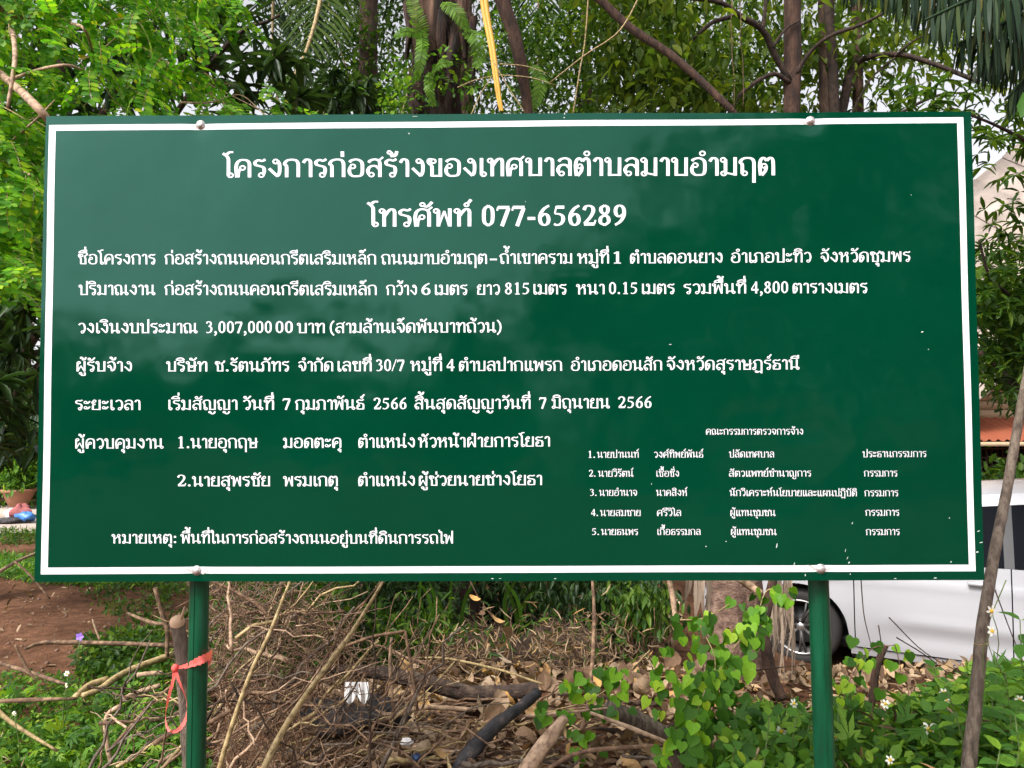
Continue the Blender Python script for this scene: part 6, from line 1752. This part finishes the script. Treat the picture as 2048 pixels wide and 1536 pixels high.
for poly, n in [([(1150, 1340), (1260, 1330), (1260, 1420), (1120, 1440), (1110, 1390)], 44), ([(1290, 1300), (1345, 1290), (1360, 1400), (1320, 1410)], 16), ([(1130, 1450), (1180, 1450), (1210, 1510), (1150, 1520)], 10), ([(1080, 1400), (1140, 1420), (1120, 1450), (1080, 1440)], 8)]:
    for q in scatter(poly, 2.95, 3.15, n, r=rv): heart_leaf(q, rv.uniform(.034, .056), vine2)
pts = smooth_path([P(1110, 1420, 3.1), P(1180, 1400, 3.1), P(1250, 1350, 3.15), P(1300, 1300, 3.2)], 6); mb = MB(); mb.tube(pts, [.003, .002], 4); mb.build('stem', M_yelstick, vine2)
vine3 = empty('heart_leaf_vine', G_(1680, 1450), "heart leaved vine trailing right of the right post before the car's sill", 'vine')
for pp, n in [([(1640, 1500, 2.8), (1680, 1420, 2.85), (1700, 1360, 2.9), (1740, 1300, 3.0), (1790, 1290, 3.0)], 34), ([(1660, 1450, 2.85), (1700, 1400, 2.9), (1690, 1340, 2.95)], 18), ([(1790, 1290, 3.0), (1800, 1330, 3.0), (1800, 1350, 3.0)], 4)]:
    pts = smooth_path([P(*q) for q in pp], 8); mb = MB(); mb.tube(pts, [.0025, .0018], 4); mb.build('stem', M_stick, vine3)
    for k in range(n):
        q = pts[rv.randint(len(pts))] + np.array([rv.normal(0, .035), rv.uniform(-.04, .04), rv.normal(0, .02)]); heart_leaf(q, rv.uniform(.030, .052), vine3)

# -- weeds at the right: ovate leaves in pairs on stems, with daisies ---------
M_stem = mat_plain("green_stem", [(0.06, 0.10, 0.02), (0.12, 0.17, 0.04)], 20, .6, bstr=0)
M_petal = mat_plain("cream_petal", [(0.80, 0.78, 0.60), (0.85, 0.84, 0.74)], 10, .6, bstr=0)
M_disc = mat_plain("yellow_flower_disc", [(0.75, 0.42, 0.02), (0.85, 0.55, 0.04)], 60, .7, bstr=.3)
ov, of_ = tmpl('lance'); ov = ov.copy(); ov[:, 0] *= .55
lme = mesh_from('leaf', ov, of_, True); lme.materials.append(M_big)
rw = np.random.RandomState(111)
nleaf = [0]
def weed(px, py, D, h, label, big=False, nodes=None, group="leafy weeds along the sign's foot"):
    top = P(px, py, D); base = np.array([top[0] + rw.normal(0, .05), top[1] + rw.normal(0, .04), top[2] - h])
    base[2] = float(gh(base[0], base[1]))
    e = empty('weed', base, label, 'weed', group)
    pts = wiggle(base, top, 7, .02, r=rw); mb = MB(); mb.tube(pts, [.004, .002], 4); mb.build('stem', M_stem, e)
    m = nodes or rw.randint(5, 9)
    for k in range(m):
        t = .25 + .75 * (k + 1) / m; q = base + (top - base) * t; az0 = rw.uniform(0, 6.28) + k * 1.57
        for az in (az0, az0 + math.pi):
            el = rw.uniform(-.3, .5); D_ = np.array([math.cos(az) * math.cos(el), math.sin(az) * math.cos(el), math.sin(el)]); N_ = np.array([0, -.35, 1.]) + rw.normal(0, .25, 3)
            X, Y, Z = frames(D_[None], N_[None])
            o = bpy.data.objects.new('leaf', lme); COL.objects.link(o); o.parent = e
            o.rotation_euler = Matrix(((X[0][0], Y[0][0], Z[0][0]), (X[0][1], Y[0][1], Z[0][1]), (X[0][2], Y[0][2], Z[0][2]))).to_euler()
            o.location = Vector([float(c) for c in q]) - e.location; s = rw.uniform(.05, .085) * (1.25 if big else 1) * (1.1 - .35 * t); o.scale = (s, s, s)
    return e
k = 0
pl = np.array([(1480, 1420), (1640, 1430), (1660, 1400), (1800, 1430), (1850, 1370), (1930, 1360), (2060, 1300), (2060, 1560), (1440, 1560)], float)
wl_ = ['left of the right post', 'right of the right post', 'beside the slim leaning stem', 'at the right edge']
while k < 84:
    q = rw.uniform(pl.min(0), pl.max(0))
    if not in_poly(q[:1], q[1:], pl)[0]: continue
    ws_ = wl_[0 if q[0] < 1630 else 1 if q[0] < 1830 else 2 if q[0] < 1980 else 3] + (' in the back row' if q[1] < 1460 else ' at the bottom edge')
    weed(q[0], q[1], rw.uniform(2.45, 3.3), .3, 'leafy green weed ' + ws_); k += 1
for (px, py, D, lb) in [(1868, 1335, 3.0, "tall pale green weed sprig before the car's sill"), (2010, 1345, 2.5, "broad leafed weed at the right edge beside the slim trunk"), (2040, 1240, 2.4, "weed with large leaves at the right edge, topmost"),
                        (2030, 1430, 2.35, "broad weed at the bottom right corner, upper"), (2000, 1500, 2.3, "broad weed at the bottom right corner, lower")]:
    weed(px, py, D, .5, lb, big=True, nodes=8, group=None)
# finer ground cover under them
def cover(name, label, poly, d0, d1, n, L, W, mat, seed, hmax=.25, kind='oval', clump=60, cr=.1):
    r = np.random.RandomState(seed); q = scatter(poly, d0, d1, n, clump, cr, r)
    q[:, 2] = gh(q[:, 0], q[:, 1]) + r.uniform(.01, 1, n) ** 1.3 * hmax
    px, py = proj(q); q = q[in_poly(px, py, poly)]
    o = leaf_mesh(name, [crown_leaves(q, L, W, kind, .15, r, up=.6)], mat, None, kind='stuff'); tag(o, label, 'ground cover'); return o
cover('weed_cover', "dense small leaved green weeds covering the ground at lower right", [(1470, 1460), (1490, 1410), (1640, 1425), (1700, 1390), (1790, 1440), (1850, 1380), (1940, 1345), (2100, 1320), (2200, 1900), (1430, 1900), (1440, 1500)], 2.4, 4.2, 9500, .052, .034, M_weed, 121, .30, clump=300, cr=.095)
cover('lobed_weeds', "lobed light green weeds among the others at lower right", [(1470, 1460), (1490, 1410), (1640, 1425), (1850, 1380), (1940, 1345), (2100, 1320), (2200, 1900), (1430, 1900)], 2.4, 4.0, 1500, .085, .06, M_weed, 132, .33, 'palmate', clump=60, cr=.09)
cover('dead_stalks', "dry brown stalks and leaf scraps among the weeds at lower right", [(1440, 1440), (1640, 1400), (2100, 1320), (2200, 1900), (1430, 1900)], 2.4, 4.0, 1100, .085, .008, M_dryi, 133, .30, 'lance', clump=90, cr=.10)
cover('weed_cover', "low green weeds carpeting the ground at lower left", [(-200, 1330), (150, 1350), (380, 1290), (420, 1350), (420, 1900), (-300, 1900)], 2.6, 5.4, 15000, .034, .020, M_weed, 122, .16, 'oval', clump=230, cr=.10)
cover('weed_cover', "larger lobed weeds standing among the low ones at lower left", [(-200, 1380), (150, 1360), (380, 1300), (420, 1350), (420, 1900), (-300, 1900)], 2.6, 4.6, 1600, .075, .055, M_weed, 128, .22, 'palmate', clump=60, cr=.09)
cover('dry_grass', "dry straw coloured grass blades among the left weeds", [(-200, 1330), (420, 1260), (420, 1900), (-300, 1900)], 2.6, 4.8, 700, .11, .005, M_dryi, 129, .12, 'blade', clump=80, cr=.12)
cover('weed_tufts', "sparse weed tufts along the dirt below the sign's lower left corner", [(150, 1165), (380, 1170), (380, 1260), (240, 1235), (160, 1190)], 4.8, 8.0, 1500, .055, .02, M_mid, 131, .10, 'lance', clump=45, cr=.10)
cover('weed_cover', "scattered low weeds on the dirt at left", [(150, 1270), (330, 1250), (340, 1340), (150, 1350)], 4.2, 6.4, 5000, .05, .028, M_mid, 123, .2, clump=50, cr=.12)
cover('grass_strip', "strip of bright grass along the far dirt at left", [(-400, 1078), (380, 1140), (380, 1176), (160, 1170), (-400, 1112)], 6.5, 10.0, 30000, .10, .012, M_weed, 124, .05, 'blade', clump=260, cr=.25)
cover('far_grass', "patchy green verge below the lane at left", [(-600, 1058), (400, 1058), (400, 1090), (-600, 1085)], 9.0, 12, 16000, .10, .014, M_mid, 125, .06, 'blade', clump=200, cr=.3)
cover('far_weeds', "weeds between the brush heap and the dirt", [(430, 1160), (700, 1160), (700, 1300), (430, 1300)], 4.5, 8, 2600, .06, .03, M_mid, 126, .3, clump=120, cr=.18)

# daisies
def daisy(px, py, D, s, label, seed, nod=False, group=None):
    c = P(px, py, D); r = np.random.RandomState(seed)
    e = empty('daisy', c, label, 'flower', group)
    ax = np.array([r.normal(0, .3), -1, .35 + r.normal(0, .2)]); ax /= np.linalg.norm(ax); u = np.cross(ax, [0, 0, 1]); u /= np.linalg.norm(u); w = np.cross(ax, u)
    for k in range(6):
        a = k * math.pi / 3 + r.normal(0, .15); d = u * math.cos(a) + w * math.sin(a)
        V, F, _, _ = leaves((c + d * s * .18)[None], (d - ax * .12)[None], ax[None], s * .62, s * .42, 'oval'); build('petal', V, F, M_petal, e)
    mb = MB(); mb.lathe(c, [(s * .26, 0), (s * .25, s * .08), (s * .16, s * .17), (0, s * .2)], ax, 10); mb.build('disc', M_disc, e, smooth=True)
    mb = MB(); b = c + np.array([r.normal(0, .04), .03, -.22]); mb.tube(wiggle(b, c - ax * .002, 5, .03, r=r), [.002, .0015], 4); mb.build('stem', M_stem, e)
for i, (px, py, D, s, lb) in enumerate([(1859, 1459, 2.7, .034, "white daisy with big yellow centre in the right weeds, largest"), (1983, 1222, 2.33, .023, "orange yellow daisy beside the slim trunk, upper of two"), (1984, 1262, 2.33, .023, "orange yellow daisy beside the slim trunk, lower of two"),
        (1771, 1408, 2.8, .022, "small orange daisy right of the right post over the fallen limb"), (1588, 1407, 2.8, .022, "small yellow daisy just left of the right post"), (1563, 1463, 2.7, .026, "white daisy low down left of the right post"),
        (1700, 1378, 2.9, .022, "small cream daisy just right of the right post"), (1888, 1385, 2.9, .022, "cream daisy cluster flower above the largest daisy, left one"), (1893, 1400, 2.9, .020, "cream daisy cluster flower above the largest daisy, right one"),
        (1875, 1455, 2.72, .018, "tiny daisy touching the largest one"), (133, 1347, 3.3, .015, "tiny white flower in the left weeds, upper of two"), (132, 1371, 3.3, .015, "tiny white flower in the left weeds, lower of two"), (28, 1427, 3.0, .012, "tiny white flower at the left edge"),
        (1672, 1473, 2.7, .02, "cream daisy at the right post's foot"), (1780, 1520, 2.5, .02, "cream daisy at the bottom edge right of the right post"), (2040, 1400, 2.5, .02, "pale daisy bud at the right edge")]):
    daisy(px, py, D, s, lb, 300 + i)
M_purple = mat_plain("purple_petal", [(0.25, 0.12, 0.6), (0.35, 0.2, 0.7)], 10, .6, bstr=0)
c = P(160, 1273, 3.5); e = empty('purple_flower', c, "tiny purple flower above the level stick at left", 'flower')
for k in range(5):
    a = k * 1.2566; d = np.array([math.cos(a), -.2, math.sin(a)]); V, F, _, _ = leaves(c[None], d[None], np.array([[0, -1., .2]]), .02, .016, 'oval'); build('petal', V, F, M_purple, e)
mb = MB(); mb.tube([c, c - np.array([0.01, 0, .15])], .0018, 4); mb.build('stem', M_stem, e)

# thin twigs in front of the car
for i, (pp, lb) in enumerate([([(1722, 1160, 3.2), (1728, 1230, 3.2), (1742, 1290, 3.2)], "thin dark twig hanging over the white car door, left one"), ([(1778, 1235, 3.2), (1850, 1305, 3.2), (1945, 1358, 3.1)], "thin straight twig slanting down over the car's sill"),
        ([(1793, 1275, 3.2), (1850, 1310, 3.2), (1900, 1350, 3.2), (1925, 1372, 3.2)], "second fine twig below the straight one over the car's sill"), ([(1990, 1180, 2.9), (2020, 1260, 2.9), (2045, 1320, 2.9)], "fine dark stem right of the slim trunk over the car"),
        ([(1480, 1345, 3.1), (1560, 1335, 3.1), (1610, 1330, 3.1)], "thin pale tendril lying level before the car wheel"), ([(1757, 1250, 3.2), (1762, 1290, 3.2), (1760, 1340, 3.2)], "short dark twig standing before the car's sill"),
        ([(2012, 1160, 2.9), (1975, 1260, 2.9), (1990, 1330, 2.9)], "green flower stem beside the slim trunk")]):
    mb = MB(); mb.tube(smooth_path([P(*q) for q in pp], 6), [.003, .0018], 4); o = mb.build('twig', M_bark if i != 6 else M_stem); tag(o, lb, 'twig')

# -- far left: pot, bags, shrubs on the lane --------------------------------
M_terra = mat_plain("terracotta", [(0.26, 0.11, 0.06), (0.36, 0.17, 0.10)], 6, .8)
c = P(37, 1012, 13.6); z0 = float(c[2])
pot = empty('plant_pot', (c[0], c[1], z0), "terracotta pot with a plant beyond the lane at far left", 'pot')
mb = MB(); mb.lathe((c[0], c[1], z0), [(0, 0), (.15, 0), (.20, .12), (.25, .24), (.28, .26), (.28, .30), (.24, .30), (.2, .2)], (0, 0, 1), 24); mb.build('pot', M_terra, pot, smooth=True)
q = np.array([c[0], c[1], z0 + .55]) + r6.normal(0, .16, (420, 3)); leaf_mesh('foliage', [crown_leaves(q, .14, .05, 'oval', .2, r6)], M_weed, pot, kind='stuff')
mb = MB(); mb.box((c[0], c[1] + .1, z0 / 2 - .05), (2.6, .9, max(.1, z0 + .0))); o = mb.build('low_step', M_road); tag(o, "low concrete step beyond the lane at far left", 'step')
c = P(22, 1034, 12.6); crumple('red_bag', np.array([c[0] + .15, c[1], z0 * 0 + .17]), .16, .12, .12, mat_plain("dull_red_cloth", [(0.25, 0.06, 0.06), (0.36, 0.13, 0.12)], 5, .9), "small red bag lying on the lane at far left", 'bag', 12, n=10)
crumple('blue_bag', np.array([c[0] + .32, c[1] - .1, .12]), .15, .10, .07, M_bluep, "small blue bag beside the red one on the lane", 'bag', 14, n=10)
crumple('grey_bag', np.array([c[0] - .02, c[1] + .05, .13]), .10, .10, .09, M_rag, "small grey bag left of the red one on the lane", 'bag', 15, n=10)
crumple('bags_shadow', np.array([c[0] + .12, c[1] - .15, .06]), .24, .10, .05, M_rub, "flat black sack under the coloured bags on the lane", 'bag', 16, n=10)  # added black lump that stands in for the shadow beneath the bags
bush("mid green shrub beyond the lane at far left", [(-300, 880), (120, 880), (120, 1005), (-300, 1010)], 13.8, 15.5, 2600, .14, .06, 'oval', M_mid, 60, .25, 130, name='shrub', cat='shrub')
bush("dark shrub mass beyond the pot at far left", [(-300, 760), (140, 760), (140, 960), (-300, 960)], 14.5, 17, 3200, .18, .07, 'oval', M_dark, 70, .4, 131, name='shrub', cat='shrub')
# leaf scraps on the dirt
for (px, py, lb) in [(57, 1194, "yellow fallen leaf on the dirt at left"), (140, 1225, "pale grey leaf scrap on the dirt at left")]:
    o = put_dead(G_(px, py) + np.array([0, 0, .01]), .09, None); tag(o, lb, 'dead leaf')
